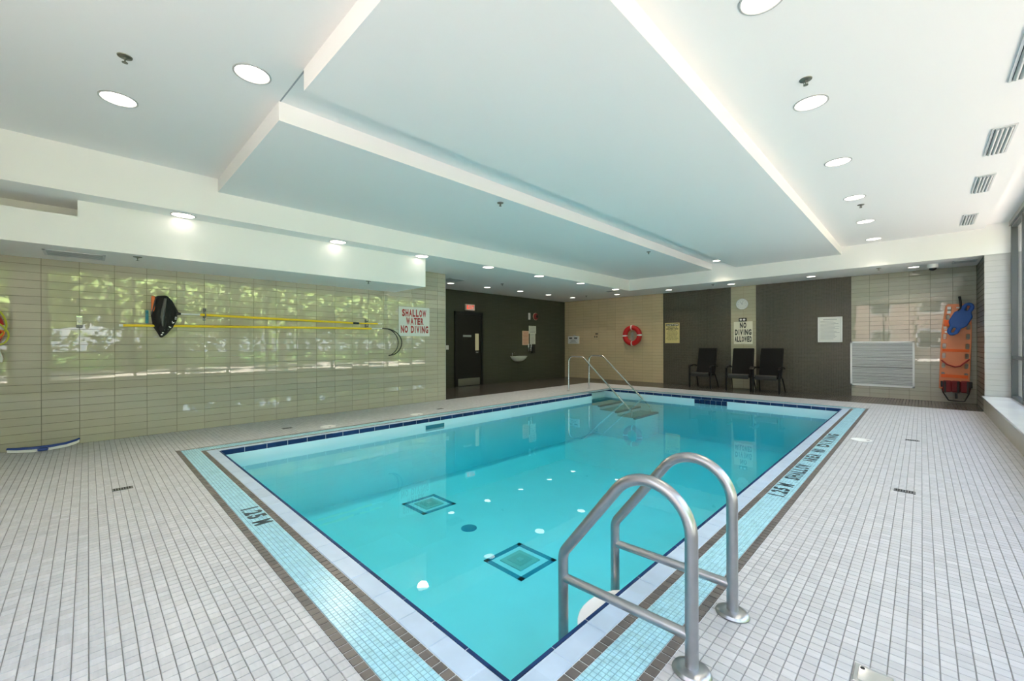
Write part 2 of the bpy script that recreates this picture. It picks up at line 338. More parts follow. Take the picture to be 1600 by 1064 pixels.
# ------------------------------------------------------------------ room dimensions (metres; camera above the origin)
PX0, PX1, PY0, PY1 = -6.13, -1.135, 1.14, 10.43      # pool edge
RX0, RY0 = -6.50, 9.20                               # stair recess on the wall side
XL, XD, YB, YF, XR, XW, YN = -7.95, -10.05, 13.2, 11.78, .84, 1.16, -2.6
C, ZP, ZS = 3.44, 3.27, 2.94
WATER, BOT = -.15, -1.05
LEFT_END = 5.87

# ================================================================== setting: floor
fl = MB()
B = .395                                             # border width, pool edge to outermost row
ox0, ox1, oy0, oy1 = PX0-B, PX1+B, PY0-B, PY1+B
sub = -.004
def slab(mb, x0, x1, y0, y1, z1, t=.12): mb.box(x0, x1, y0, y1, z1-t, z1)
for r in ((XL-.0, ox0, YN, YF), (ox1, XR, YN, YF), (ox0, ox1, YN, oy0), (ox0, ox1, oy1, YF)): slab(fl, *r, sub)
floor = structure(fl.build('floor', MAT['grout']))
df = MB(); slab(df, XD, XL, LEFT_END, YB+.02, 0); slab(df, XL, XR, YF, YB+.02, 0)
df.build('dark_tile_floor', MAT['dark_floor'], floor)
# floor tiles on a 50 mm grid
gx = np.arange(math.floor(XL/FT), math.ceil(XR/FT)); gy = np.arange(math.floor(YN/FT), math.ceil(YF/FT))
X, Y = np.meshgrid((gx+.5)*FT, (gy+.5)*FT, indexing='ij'); X = X.ravel(); Y = Y.ravel()
x0 = np.maximum(X-FT/2, XL); x1 = np.minimum(X+FT/2, XR); y0 = np.maximum(Y-FT/2, YN); y1 = np.minimum(Y+FT/2, YF)
inside = (X > ox0) & (X < ox1) & (Y > oy0) & (Y < oy1)
# clip the tiles along the outer border rows
def clip(a0, a1, lo, hi, other):
    m0 = other & (a0 < lo) & (a1 > lo); a1 = np.where(m0, lo, a1)
    m1 = other & (a0 < hi) & (a1 > hi); a0 = np.where(m1, hi, a0)
    return a0, a1
inx = (x1 > ox0+.001) & (x0 < ox1-.001); iny = (y1 > oy0+.001) & (y0 < oy1-.001)
cx0, cx1 = clip(x0, x1, ox0, ox1, iny & ~((Y < oy0) | (Y > oy1)))
cy0, cy1 = clip(y0, y1, oy0, oy1, inx & ~((X < ox0) | (X > ox1)))
keep = ~((cx1 > ox0+.001) & (cx0 < ox1-.001) & (cy1 > oy0+.001) & (cy0 < oy1-.001)) & (cx1-cx0 > .008) & (cy1-cy0 > .008)
R = np.stack([(cx0+cx1)/2, (cy0+cy1)/2, cx1-cx0-.003, cy1-cy0-.003], 1)[keep]
def split_nearest(R, to_world, n):
    """indices of the n pieces that show largest in the frame, and the rest"""
    W = to_world(R); d = W-np.array([0,0,CAMH]); fw = d@np.array(_f); px = 800+FPX*(d@np.array(_r))/np.maximum(fw,.01); py = PCY-FPX*(d@np.array(_u))/np.maximum(fw,.01)
    vis = (fw > .2) & (px > 5) & (px < 1595) & (py > 5) & (py < 1059)
    key = np.where(vis, fw, 1e6); o = np.argsort(key, kind='stable'); n = min(n, int(vis.sum()))
    a = np.zeros(len(R), bool); a[o[:n]] = True; return a
def floor_field(R, parent, mat, name, near=300, z=0.0, t=.004, ch=.0012, jig=0.0, stuff_name=None):
    R = np.asarray(R)
    a = split_nearest(R, lambda q: np.stack([q[:,0], q[:,1], np.full(len(q), z)], 1), near)
    cache = {}
    for (cx, cy, w, h) in R[a]:
        k = (round(w,4), round(h,4))
        if k not in cache:
            V, F = tile_arrays([(0,0,w,h)], t, ch); cache[k] = quads_mesh(name, V, F); cache[k].materials.append(mat)
        link(name, cache[k], None, parent, (cx, cy, z))
    if (~a).any():
        V, F = tile_arrays(R[~a], t, ch, jig=jig); V[:,2] += z
        o = link(stuff_name or name+'_field', quads_mesh(name+'_field', V, F), mat, parent); o['kind'] = 'stuff'
floor_field(R, floor, MAT['floor'], 'tile', 300, 0.0, stuff_name='tile_paving')

# ================================================================== setting: walls
def wall_field(R, parent, mat, axis, at, near, jig=.0006, tilt=.0012, t=.004, name='tile'):
    R = np.asarray(R)
    def tw(q):
        V = np.stack([q[:,0], q[:,1], np.zeros(len(q))], 1); return wall_frame(V, axis, at)
    a = split_nearest(R, tw, near) if near else np.zeros(len(R), bool)
    cache = {}
    for (cu, cz, w, h) in R[a]:
        k = (round(w,3), round(h,3))
        if k not in cache:
            V, F = tile_arrays([(0,0,k[0],k[1])], t, .001); cache[k] = quads_mesh(name, wall_frame(V, axis, 0), F); cache[k].materials.append(mat)
        tx, tz = random.gauss(0, tilt), random.gauss(0, tilt)
        link(name, cache[k], None, parent, (at, cu, cz) if axis == 'x' else (cu, at, cz), (0, tx, tz) if axis == 'x' else (tx, 0, tz))
    if (~a).any():
        V, F = tile_arrays(R[~a], t, .001, tilt, jig)
        o = link(name+'_field', quads_mesh(name+'_field', wall_frame(V, axis, at), F), mat, parent); o['kind'] = 'stuff'
def wall_grid(u0, u1, z0, z1, pu, ou, pz, gap=.003):
    out = []
    k0 = math.floor((u0-ou)/pu+1e-6)
    for k in range(k0, k0+200):
        a, b = max(ou+k*pu, u0), min(ou+(k+1)*pu, u1)
        if a >= u1-1e-6: break
        if b-a < .02: continue
        for j in range(60):
            c, d = max(j*pz, z0), min((j+1)*pz, z1)
            if c >= z1-1e-6: break
            if d-c < .012: continue
            out.append(((a+b)/2, (c+d)/2, b-a-gap, d-c-gap))
    return out
TT = .004
wl = MB(); wl.box(XL-.25, XL-TT, YN, LEFT_END, -.2, 3.6)
wl.box(XD-.2, XL-.25, LEFT_END-.2, LEFT_END, -.2, 3.6)
wall_left = structure(wl.build('wall_left', MAT['wall_grout']))
tag(wall_left, 'sage green glossy tiled wall behind the yellow poles')
wall_field(wall_grid(YN+.02, LEFT_END, 0, ZS, PITCH, TOFF, ROW), wall_left, MAT['sage'], 'x', XL, 300)
MB().box(XL-.03, XL+.004, LEFT_END-.004, LEFT_END+.004, 0, ZS).build('corner_trim', MAT['grille'], wall_left)
wd = MB(); wd.box(XD-.25, XD, LEFT_END-.1, YB+.2, -.2, 3.6)
wall_door = structure(wd.build('wall_west', MAT['dark_y']))
wb = MB(); wb.box(XD-.2, XW+.3, YB+TT, YB+.3, -.2, 3.6)
wall_back = structure(wb.build('wall_back', MAT['wall_grout']))
MB().box(-6.03, -3.98, YB-.002, YB+TT, 0, ZS).build('dark_mosaic_panel', MAT['dark_x'], wall_back)
MB().box(-3.325, -1.235, YB-.002, YB+TT, 0, ZS).build('dark_mosaic_panel', MAT['dark_x'], wall_back)
MB().box(XD, -6.03, YB-.0005, YB+TT, 0, ZS).build('beige_grout_bed', MAT['beige_grout'], wall_back)
MB().box(-3.98, -3.325, YB-.0005, YB+TT, 0, ZS).build('beige_grout_bed', MAT['beige_grout'], wall_back)
wall_field(wall_grid(-1.235, XR, 0, ZS, .345, .143, ROW), wall_back, MAT['sage_back'], 'y', YB, 300)
wall_field(wall_grid(XD, -6.03, 0, ZS, .345, .143, ROW), wall_back, MAT['beige'], 'y', YB-.003, 0, name='beige_tile')
wall_field(wall_grid(-3.98, -3.325, 0, ZS, .3275, -3.98, ROW), wall_back, MAT['stripbeige'], 'y', YB-.003, 0, name='beige_tile')
wr = MB(); wr.box(XR+TT, XW+.35, YF+TT, YB+.01, 0, 3.6)
wr.box(XR-.006, XW+.3, YN, YF+.01, -.1, .27)                       # low curb under the windows
wr.box(XW-.02, XW+.35, YN, YF+.1, 3.42, 3.75)                     # header over the windows
wr.box(XW-.06, XW+.35, -1.40, -.80, .27, 3.6)                     # pier between windows
wall_right = structure(wr.build('wall_right', MAT['pale_wall_grout']))
MB().box(XR, XR+TT, YF, YB, 0, ZS).build('dark_tile_face', MAT['dark_side'], wall_right)
wall_field(wall_grid(XR, XW+.02, .30, ZS, .345, .143, ROW, .002), wall_right, MAT['pillar'], 'y', YF, 60, tilt=.0004, name='pillar_tile')
MB().box(XR-.012, XR-.006, YN, YF, 0, .268).build('curb_facing', MAT['curb'], wall_right)
MB().box(.80, XW+.05, YN, YF-.002, .268, .298).build('window_sill', MAT['marble'], wall_right, bevel=.006)
wn_ = MB(); wn_.box(XL-.2, -2.6, YN-.25, YN, -.2, 3.6); wn_.box(-2.6, .95, YN-.25, YN, -.2, .3); wn_.box(.95, XW+.35, YN-.25, YN, -.2, 3.6); wn_.box(-2.6, .95, YN-.25, YN, 3.3, 3.6)
wall_near = structure(wn_.build('wall_front', MAT['white']))

# ------------------------------------------------------------------ windows
def window(name, horizontal_axis, at, cuts, z0, z1, rail, depth=.09):
    w = bpy.data.objects.new(name, None); COL.objects.link(w); w['kind'] = 'structure'
    def bx(n, a0, a1, c0, c1, d0, d1, m):
        mb = MB()
        if horizontal_axis == 'y': mb.box(at+d0, at+d1, a0, a1, c0, c1)
        else: mb.box(a0, a1, at+d0, at+d1, c0, c1)
        return mb.build(n, m, w)
    for a0, a1 in zip(cuts[:-1], cuts[1:]):
        for c0, c1 in ((z0+.05, rail-.025), (rail+.025, z1-.05)):
            bx('pane', a0+.03, a1-.03, c0, c1, depth/2-.006, depth/2+.006, MAT['glass'])
    for i, a in enumerate(cuts): bx('mullion', a-.03, a+.03, z0, z1, 0, depth, MAT['alu'])
    bx('rail', cuts[0], cuts[-1], rail-.025, rail+.025, .005, depth-.005, MAT['alu'])
    bx('head', cuts[0], cuts[-1], z1-.05, z1, .004, depth-.004, MAT['alu']); bx('foot', cuts[0], cuts[-1], z0, z0+.05, .004, depth-.004, MAT['alu'])
    return w
window('window_1', 'y', XW, [11.75-.03]+[10.58-1.2*k for k in range(9)]+[-.77], .298, 3.43, 1.03)
window('window_2', 'y', XW, [-1.43, -2.57], .298, 3.43, 1.03)
window('window_3', 'x', YN-.12, [-2.57, -1.4, -.2, .92], .30, 3.30, 1.03)

# ================================================================== setting: ceiling
ce = MB(); ce.box(XD-.3, .85, YN-.25, YB+.3, C, C+.3); ce.box(.85, XW+.4, YN-.25, YB+.3, C+.06, C+.3)
ceiling = structure(ce.build('ceiling', MAT['ceil']))
def cpart(name, *boxes, mat='ceil', bev=0):
    mb = MB()
    for b in boxes: mb.box(*b)
    return mb.build(name, MAT[mat], ceiling)
cpart('drop_panel', (-3.42, -1.27, 1.18, YF+.01, ZP, C+.01))
cpart('drop_panel', (-6.48, -4.02, 1.18, YF+.01, ZP, C+.01))
cpart('wall_side_bulkhead', (XD-.1, -6.47, YN, YB+.1, ZS, C+.02), mat='bulk')
cpart('back_bulkhead', (-6.47, XW+.2, YF, YB+.1, ZS, C+.08), mat='bulk')
cpart('duct_box', (XL, -6.80, -.08, 4.55, 2.40, ZS+.01), (XL, -6.80, YN, -.08, 2.40, 2.755), (XL, -7.28, YN, -.08, 2.75, ZS+.01), mat='bulk')

cpart('joint_line', (-4.02, -3.42, 1.184, 1.196, C-.0015, C+.01), mat='greyprint')

# ================================================================== the pool
pool = thing('swimming_pool', 'rectangular pool of still turquoise water with navy edge and banded tile border', 'pool', (0,0,0))
ring = [(PX0,PY0),(PX1,PY0),(PX1,PY1),(RX0,PY1),(RX0,RY0),(PX0,RY0)]
bs = MB(); n = len(ring)
v = [(x,y,-.06) for x,y in ring]+[(x,y,BOT) for x,y in ring]
bs.add(v, [(i,(i+1) % n,n+(i+1) % n,n+i) for i in range(n)]+[(6,7,8,11),(11,8,9,10)])
basin = bs.build('basin', MAT['basin'], pool)
# border deck (grout bed) as a ring of boxes just under the tiles
bd = MB()
q_ = .017
for r in ((ox0,PX0-q_,oy0,RY0-q_),(ox0,RX0-q_,RY0-q_,oy1),(PX1+q_,ox1,oy0,oy1),(PX0-q_,PX1+q_,oy0,PY0-q_),(RX0-q_,PX1+q_,PY1+q_,oy1)): slab(bd, *r, -.0035, .05)
bd.build('border_bed', MAT['pale_grout'], pool)
# border rows are laid along the four sides, mitred at the corners by clipping
def band(o_in, o_out, pitch, gap, rows=1):
    """tiles of a band between offsets o_in..o_out from the pool edge (plain rectangle)"""
    out = []; wv = (o_out-o_in)/rows
    for j in range(rows):
        a, b = o_in+j*wv, o_in+(j+1)*wv
        X0, X1, Y0, Y1 = PX0-b, PX1+b, PY0-b, PY1+b
        nx = max(1, round((X1-X0)/pitch)); px = (X1-X0)/nx
        for k in range(nx):
            xc = X0+(k+.5)*px
            out.append((xc, (Y0+PY0-a)/2, px-gap, wv-gap)); 
            out.append((xc, (Y1+PY1+a)/2, px-gap, wv-gap))
        ny = max(1, round((Y1-Y0-2*wv)/pitch)); py = (Y1-Y0-2*wv)/ny
        for k in range(ny):
            yc = Y0+wv+(k+.5)*py
            out.append(((X0+PX0-a)/2, yc, wv-gap, py-gap)); out.append(((X1+PX1+a)/2, yc, wv-gap, py-gap))
    return out
notch = lambda q: not (q[0] < PX0+.01 and q[0] > RX0-.02 and q[1] > RY0-.02 and q[1] < PY1+.05)
floor_field([q for q in band(.345, .395, .05, .0052)], pool, MAT['brown'], 'border_tile', 150, 0, .0035, .001, stuff_name='outer_border_field')
floor_field([q for q in band(.125, .175, .05, .0052) if notch(q)], pool, MAT['brown'], 'border_tile', 150, 0, .0035, .001, stuff_name='inner_border_field')
floor_field([q for q in band(.175, .345, .0243, .0022, 7) if notch(q)], pool, MAT['aqua'], 'mosaic_tile', 0, 0, .003, .0008, stuff_name='aqua_mosaic')
floor_field([q for q in band(.017, .125, .2505, .003) if notch(q)], pool, MAT['lav'], 'coping_tile', 300, 0.0005, .004, .002)
mbd = MB()
for r in ((PX0-.345,PX0-.175,PY0-.345,PY1+.345),(PX1+.175,PX1+.345,PY0-.345,PY1+.345),(PX0-.175,PX1+.175,PY0-.345,PY0-.175),(PX0-.175,PX1+.175,PY1+.175,PY1+.345)): mbd.box(*r, -.006, -.0018)
mbd.build('mosaic_bed', MAT['aqua_grout'], pool)
# navy edge tiles: a thin top and a face down to the water wall
def navy(x, y, L, ax, sgn):
    mb = MB(); g = .0025
    if ax == 'x': mb.box(-L/2+g, L/2-g, 0, .0165*sgn, -.060, .0005)
    else: mb.box(0, .0165*sgn, -L/2+g, L/2-g, -.060, .0005)
    return mb
_nc = {}
def put_navy(x, y, L, ax, sgn):
    k = (round(L,3), ax, sgn)
    if k not in _nc: _nc[k] = navy(0,0,L,ax,sgn).build('navy_tile', MAT['navy'], pool); o = _nc[k]
    else: o = link('navy_tile', _nc[k].data, None, pool)
    o.location = (x, y, 0)
def navy_run(a0, a1, fixed, ax, sgn):
    m = max(1, round((a1-a0)/.249)); p = (a1-a0)/m
    for k in range(m):
        c_ = a0+(k+.5)*p
        put_navy(c_, fixed, p, 'x', sgn) if ax == 'x' else put_navy(fixed, c_, p, 'y', sgn)
navy_run(PX0, PX1, PY0, 'x', -1); navy_run(RX0, PX1, PY1, 'x', 1); navy_run(PY0, PY1, PX1, 'y', 1); navy_run(PY0, RY0, PX0, 'y', -1); navy_run(RY0, PY1, RX0, 'y', -1)
MB().box(RX0, PX0-.017, RY0-.0165, RY0, -.06, .0005).build('navy_tile', MAT['navy'], pool)
# grout behind the navy face
gb = MB()
for r in ((PX0-.015,PX1+.015,PY0-.016,PY0-.0006),(RX0-.015,PX1+.015,PY1+.0006,PY1+.016),(PX1+.0006,PX1+.016,PY0,PY1),(PX0-.016,PX0-.0006,PY0,RY0),(RX0-.016,RX0-.0006,RY0,PY1)): gb.box(*r, -.061, -.0015)
gb.build('edge_bed', MAT['pale_grout'], pool)
# block of navy target tiles on the far wall of the pool
for k in range(6):
    a = -3.98+k*.125; MB().box(a-.004, a+.129, PY1-.0045, PY1+.002, -.165, -.0605).build('target_bed', MAT['pale_grout'], pool); MB().box(a+.004, a+.121, PY1-.006, PY1+.002, -.165, -.0625).build('target_tile', MAT['navy'], pool, bevel=.002, seg=1)
# skimmer mouth in the wall-side pool face
sk = MB(); sk.box(PX0-.002, PX0+.004, 4.10, 4.49, -.215, -.115); sk.build('skimmer_mouth', MAT['stripe'], pool)
# steps in the recess
st = MB()
for k, (xe, z) in enumerate(((-5.90,-.30),(-5.40,-.40),(-4.90,-.50))):
    MB().box(RX0+.001 if k == 0 else (-5.90,-5.40)[k-1], xe, RY0+.01, PY1-.002, BOT-.005, z).build('step', MAT['basin'], pool)
    MB().box(RX0+.002 if k == 0 else (-5.90,-5.40)[k-1], xe-.002, RY0+.012, PY1-.003, z-.002, z+.006).build('step_tread', MAT['steptile'], pool)
    MB().box(xe-.06, xe+.004, RY0+.008, PY1-.001, z-.03, z+.010).build('step_nosing', MAT['stripe'], pool)
# main drains with framed covers, and a round dark fitting
for (cx, cy) in ((-3.11,3.28),(-5.17,3.51)):
    d = bpy.data.objects.new('main_drain', None); COL.objects.link(d); d.parent = pool; d.location = (cx, cy, BOT)
    s = .28
    fr = MB()
    for r in ((-s,s,-s,-s+.055),(-s,s,s-.055,s),(-s,-s+.055,-s,s),(s-.055,s,-s,s)): fr.box(r[0],r[1],r[2],r[3],.0,.006)
    fr.build('frame', MAT['drainframe'] , d)
    MB().box(-.155,.155,-.155,.155,0,.012).build('cover', MAT['draincover'], d, bevel=.004)
    MB().box(-.10,.10,-.10,.10,.012,.016).build('inner_ring', MAT['drainring'], d); MB().box(-.03,.03,-.03,.03,.016,.02).build('centre', MAT['draincover'], d)
MB().lathe([(.10,BOT),(.10,BOT+.008),(.085,BOT+.012)], 28, Matrix.Translation((-4.12,3.40,0))).build('floor_inlet', MAT['drainframe'], pool, smooth=True)
# depth lettering set in the mosaic
CW = {'.': .32, '1': .55, 'I': .42, 'M': 1.1, 'W': 1.1}
def set_text(st, a0, a1, place):
    ws = [CW.get(ch_, 1.0) if ch_ != ' ' else .45 for ch_ in st]; gap = .22; tot = sum(ws)+gap*(len(ws)-1); u = (a1-a0)/tot; x = a0; mb = MB()
    for ch_, w_ in zip(st, ws):
        if ch_ == '.': mb.add([place(x+w_*u*a, b) for a, b in ((0,0),(1,0),(1,.13),(0,.13))], [(0,1,2,3)])
        elif ch_ in '1I': mb.add([place(x+w_*u*a, b) for a, b in ((.25,0),(.8,0),(.8,1),(.25,1))], [(0,1,2,3)])
        elif ch_ != ' ':
            V, F, _ = text_raw(ch_, .045); mb.add([place(x+w_*u*a, b) for a, b, _c in V], F)
        x += (w_+gap)*u
    o = mb.build('depth_lettering', MAT['markblack'], pool); return o
set_text('1.25 M', -3.825, -3.405, lambda a, b: (a, .834+.122*b, .0012))
for st, a0, a1 in (('1.25 M',4.10,4.52),('SHALLOW',4.70,5.36),('AREA',5.54,5.94),('NO',6.10,6.27),('DIVING',6.45,7.46)):
    set_text(st, a0, a1, lambda a, b: (-.828-.125*b, a, .0012))
# the water: a body slightly wider than the basin so that only its surface shows
wm = MB(); e = .03
rg = [(PX0-e,PY0-e),(PX1+e,PY0-e),(PX1+e,PY1+e),(RX0-e,PY1+e),(RX0-e,RY0-e),(PX0-e,RY0-e)]
v = [(x,y,WATER) for x,y in rg]+[(x,y,BOT-.03) for x,y in rg]
wm.add(v, [(0,1,2,5),(5,2,3,4)]+[(i,(i+1) % 6,6+(i+1) % 6,6+i) for i in range(6)]+[(6,7,8,11),(11,8,9,10)])
wm.build('water', MAT['water'], pool)

# ================================================================== lamps and fittings of the ceiling
def downlight(x, y, z, r, label, group, beam=1.0, tilt=0.0, first={}):
    k = (r,)
    if k not in first:
        t = thing('recessed_downlight', label, 'light', (x,y,z), 0, group)
        MB().lathe([(r*1.10,0.0005),(r*1.10,-.005),(r*1.0,-.007),(r*.97,-.002),(r*.97,.0005)], 32, close=False).build('trim_ring', MAT['trim'], t, smooth=True)
        MB().lathe([(r*.97,-.0012),(r*.0001,-.0012)], 32, close=False).build('lens', MAT['lens'], t)
        first[k] = t
    else:
        t = copy_tree(first[k]); t.location = (x,y,z); tag(t, label, 'light', group)
    ld = bpy.data.lights.new('lamp_beam', 'SPOT'); ld.energy = SPOT_POWER*(r/.12)**2*beam; ld.color = (1, .87, .68); ld.spot_size = math.radians(112); ld.spot_blend = 1; ld.shadow_soft_size = r*.8
    lo = bpy.data.objects.new('lamp_beam', ld); COL.objects.link(lo); lo.parent = t; lo.location = (0,0,-.012); lo.rotation_euler = (0, -tilt, 0)
    return t
ORD = ['first','second','third','fourth','fifth','sixth','seventh']
for k, y in enumerate((2.94,4.52,6.22,7.915,9.607,11.35)):
    downlight(-.70, y, C, .12, 'round downlight on window side ceiling, %s counting from camera towards the chairs' % ORD[k], 'downlights along the window side ceiling')
downlight(-3.77, .915, C, .12, 'round bright downlight beside the corner of the two dropped ceiling panels', 'downlights on the near ceiling')
downlight(-4.98, .19, C, .12, 'round bright downlight beside a sprinkler on the near grey ceiling', 'downlights on the near ceiling')
downlight(-3.76, 11.40, C, .11, 'small downlight at far end of the gap between two dropped panels', 'downlights on the far ceiling')
for k, (x, y) in enumerate(((-6.665,.85),(-6.66,2.81),(-6.645,4.37),(-6.60,6.0),(-6.60,7.66),(-6.60,9.38),(-6.60,11.19))):
    downlight(x, y, ZS, .12 if k < 5 else .11, 'downlight in the soffit edge above pool poles, %s in row counting towards back wall' % ORD[k], 'downlights along the wall side soffit', 1.7 if k < 3 else 1.8, math.radians(34) if k < 3 else math.radians(5))
for k, (x, y) in enumerate(((-9.04,6.85),(-8.97,8.11),(-8.91,9.44),(-8.89,10.79),(-8.85,12.09))):
    downlight(x, y, ZS, .095, 'small downlight over the dark door alcove, %s counting from exit door to the corner' % ORD[k], 'downlights over the door alcove')
for k, (x, y) in enumerate(((-7.24,12.37),(-5.52,12.48),(-3.76,12.50),(-1.94,12.50),(-.12,12.55))):
    downlight(x, y, ZS, .095, 'small downlight in soffit over back wall, %s counting from alcove corner to spine board' % ORD[k], 'downlights over the back wall')
def sprinkler(x, y, z, label, first=[]):
    if not first:
        t = thing('sprinkler_vent_head', label, 'sprinkler', (x,y,z), 0, 'fire sprinklers'); t.name = 'fire_sprinkler'
        MB().lathe([(.045,.0005),(.043,-.006),(.022,-.010),(.012,-.012)], 18).build('escutcheon', MAT['sprinkler'], t, smooth=True)
        f = MB(); f.lathe([(.009,-.010),(.009,-.022),(.005,-.024),(.005,-.045)], 10); f.tube([(-.012,0,-.02),(-.014,0,-.035),(0,0,-.047),(.014,0,-.035),(.012,0,-.02)], .003, 6)
        f.build('body', MAT['sprinkler'], t, smooth=True)
        MB().lathe([(.018,-.045),(.018,-.048),(.006,-.049)], 14).build('deflector', MAT['sprinkler'], t)
        first.append(t)
    else: t = copy_tree(first[0]); t.location = (x,y,z); tag(t, label, 'sprinkler', 'fire sprinklers')
for a in ((-4.208,.196,C,'sprinkler head beside a downlight on the near grey ceiling'), (-.666,4.088,C,'sprinkler head before the second downlight on the window side ceiling'), (-.667,8.40,C,'sprinkler head between far downlights on the window side ceiling'),
          (-4.19,4.04,ZP,'sprinkler head on wall side dropped panel, nearer of its two'), (-4.18,8.45,ZP,'sprinkler head on wall side dropped panel, farther of its two'),
          (-8.16,7.93,ZS,'sprinkler head on alcove ceiling between the downlights by the exit door'), (-8.17,11.94,ZS,'sprinkler head on alcove ceiling near the beige corner'),
          (-4.12,12.15,ZS,'sprinkler head in the soffit above the yellow warning sign'), (-.667,12.18,ZS,'sprinkler head in the soffit above the white wall grille'),
          (-6.98,.437,2.40,'sprinkler head under the white duct box above the skimmer net'), (-6.86,3.42,2.40,'sprinkler head under the white duct box above the pole ends')): sprinkler(*a)
# slot diffusers by the windows
def diffuser(y0, y1, label, first=[]):
    yc = (y0+y1)/2
    if not first:
        t = thing('slot_vent', label, 'vent', (.595, yc, C), 0, 'slot diffusers by the windows'); L = (y1-y0)/2
        f = MB(); f.box(-.085,-.068,-L,L,-.012,.0005); f.box(.068,.085,-L,L,-.012,.0005); f.box(-.085,.085,-L,-L+.012,-.010,.0005); f.box(-.085,.085,L-.012,L,-.010,.0005)
        f.build('frame', MAT['louver'], t)
        MB().box(-.068,.068,-L+.01,L-.01,-.002,.0005).build('backing', MAT['grille_dark'], t)
        for x in (-.048,-.016,.016,.048):
            b = MB(); b.tube([(x,-L+.015,-.012),(x,L-.04,-.012)], .0155, 10); b.build('blade', MAT['blade'], t, smooth=True)
        first.append(t)
    else: t = copy_tree(first[0]); t.location = (.595, yc, C); tag(t, label, 'vent', 'slot diffusers by the windows')
for k, (a, b) in enumerate(((4.45,5.30),(6.35,7.20),(8.02,8.88),(10.3,11.15))):
    diffuser(a, b, 'grey slot air vent beside the windows, %s counting from camera to back wall' % ORD[k])
def ceil_grille(name, label, cx, cy, z, lx, ly, n, along):
    t = thing(name, label, 'vent', (cx,cy,z)); a, b = lx/2, ly/2
    f = MB(); w = .025
    for r in ((-a,a,-b,-b+w),(-a,a,b-w,b),(-a,-a+w,-b,b),(a-w,a,-b,b)): f.box(*r,-.010,.0005)
    f.build('frame', MAT['louver'], t); MB().box(-a+w,a-w,-b+w,b-w,-.002,.0005).build('backing', MAT['grille_dark'], t)
    for k in range(n):
        s = MB()
        if along == 'y': x = -a+w+(k+.5)*(lx-2*w)/n; s.box(x-.35*(lx-2*w)/n, x+.35*(lx-2*w)/n, -b+w, b-w, -.008,-.002)
        else: y = -b+w+(k+.5)*(ly-2*w)/n; s.box(-a+w, a-w, y-.35*(ly-2*w)/n, y+.35*(ly-2*w)/n, -.008,-.002)
        s.build('slat', MAT['ventgrey'], t)
ceil_grille('return_vent', 'long pale return air vent under the white duct box', -7.34, -.105, 2.40, .42, .52, 5, 'y')
ceil_grille('ceiling_vent', 'pale square air vent on alcove ceiling at the tiled wall corner', -8.55, 6.55, ZS, .42, .48, 5, 'y')
ceil_grille('ceiling_vent', 'grey square air vent in the soffit above the orange board', .62, 12.40, ZS, .34, .34, 5, 'x')
ceil_grille('ceiling_vent', 'small grey air vent on alcove ceiling by the bulkhead corner', -6.93, 11.45, ZS, .30, .22, 4, 'x')
t = thing('dome_camera_mount', 'white dome security camera under soffit above the wall grille', 'camera', (.17,12.36,ZS)); t.name = 'ceiling_dome_camera'
MB().lathe([(.085,.0005),(.085,-.075),(.078,-.085)], 28).build('housing', MAT['wht'], t, smooth=True)
MB().lathe([(.06,-.084),(.058,-.105),(.045,-.125),(.022,-.137),(.001,-.14)], 24).build('dome', MAT['black'], t, smooth=True)

# ================================================================== pool ladder and hand rails
lad = thing('pool_ladder', 'brushed steel pool ladder with two arched rails on the near pool edge', 'ladder', (-.65, 1.917, 0))
def rail_path(dx=0):
    return fillet([(0,0,-.002),(0,0,1.07),(-.635,0,.253),(-.635,0,-.92)], [.185,.09], 14)
for y in (-.2475,.2475):
    q = Matrix.Translation((0,y,0))
    rl = MB().tube(rail_path(), .0255, 18, m=q).build('rail', MAT['steel'], lad, smooth=True)
    MB().tube([(-.635,y,.132),(0,y,.142)], .0215, 16).build('crossbar', MAT['steel'], lad, smooth=True)
    f = MB().lathe([(.064,.0),(.066,.006),(.060,.018),(.046,.024),(.030,.025)], 30, q @ Matrix.Scale(1.15,4,(1,0,0))).build('flange', MAT['steel'], lad, smooth=True)
for z in (-.10,-.40,-.69):
    prof = []
    for k in range(13):
        a = PI*k/12; prof.append(((-.505-.145*math.sin(a) if z > -.2 else -.665-.07*math.sin(a)), .235*math.cos(a)))
    outl = [(-.49,.225)]+[(x,y) for x,y in prof]+[(-.49,-.225)]
    m = len(outl); mb = MB(); mb.add([(x,y,z) for x,y in outl]+[(x,y,z-.03) for x,y in outl], [tuple(range(m)), tuple(reversed(range(m,2*m)))]+[(i,(i+1) % m,m+(i+1) % m,m+i) for i in range(m)])
    mb.build('step', MAT['stepwhite'], lad, bevel=.004)
for k, (y, lb) in enumerate(((9.26,'slim steel stair handrail sloping into pool corner, nearer to camera'),(10.24,'slim steel stair handrail sloping into pool corner, nearer to back wall'))):
    t = thing('stair_handrail', lb, 'handrail', (-6.925, y, 0), 0, 'handrails at the pool stairs')
    p = fillet([(0,0,-.001),(.012,0,.952),(.47,0,.952),(1.665+.24,0,-.362),(1.665+.24,0,-.498)], [.13,.16,.04], 10)
    MB().tube(p, .0205, 14).build('rail', MAT['railsteel'], t, smooth=True)
    MB().lathe([(.048,0),(.048,.008),(.030,.018)], 24).build('flange', MAT['steel'], t, smooth=True)

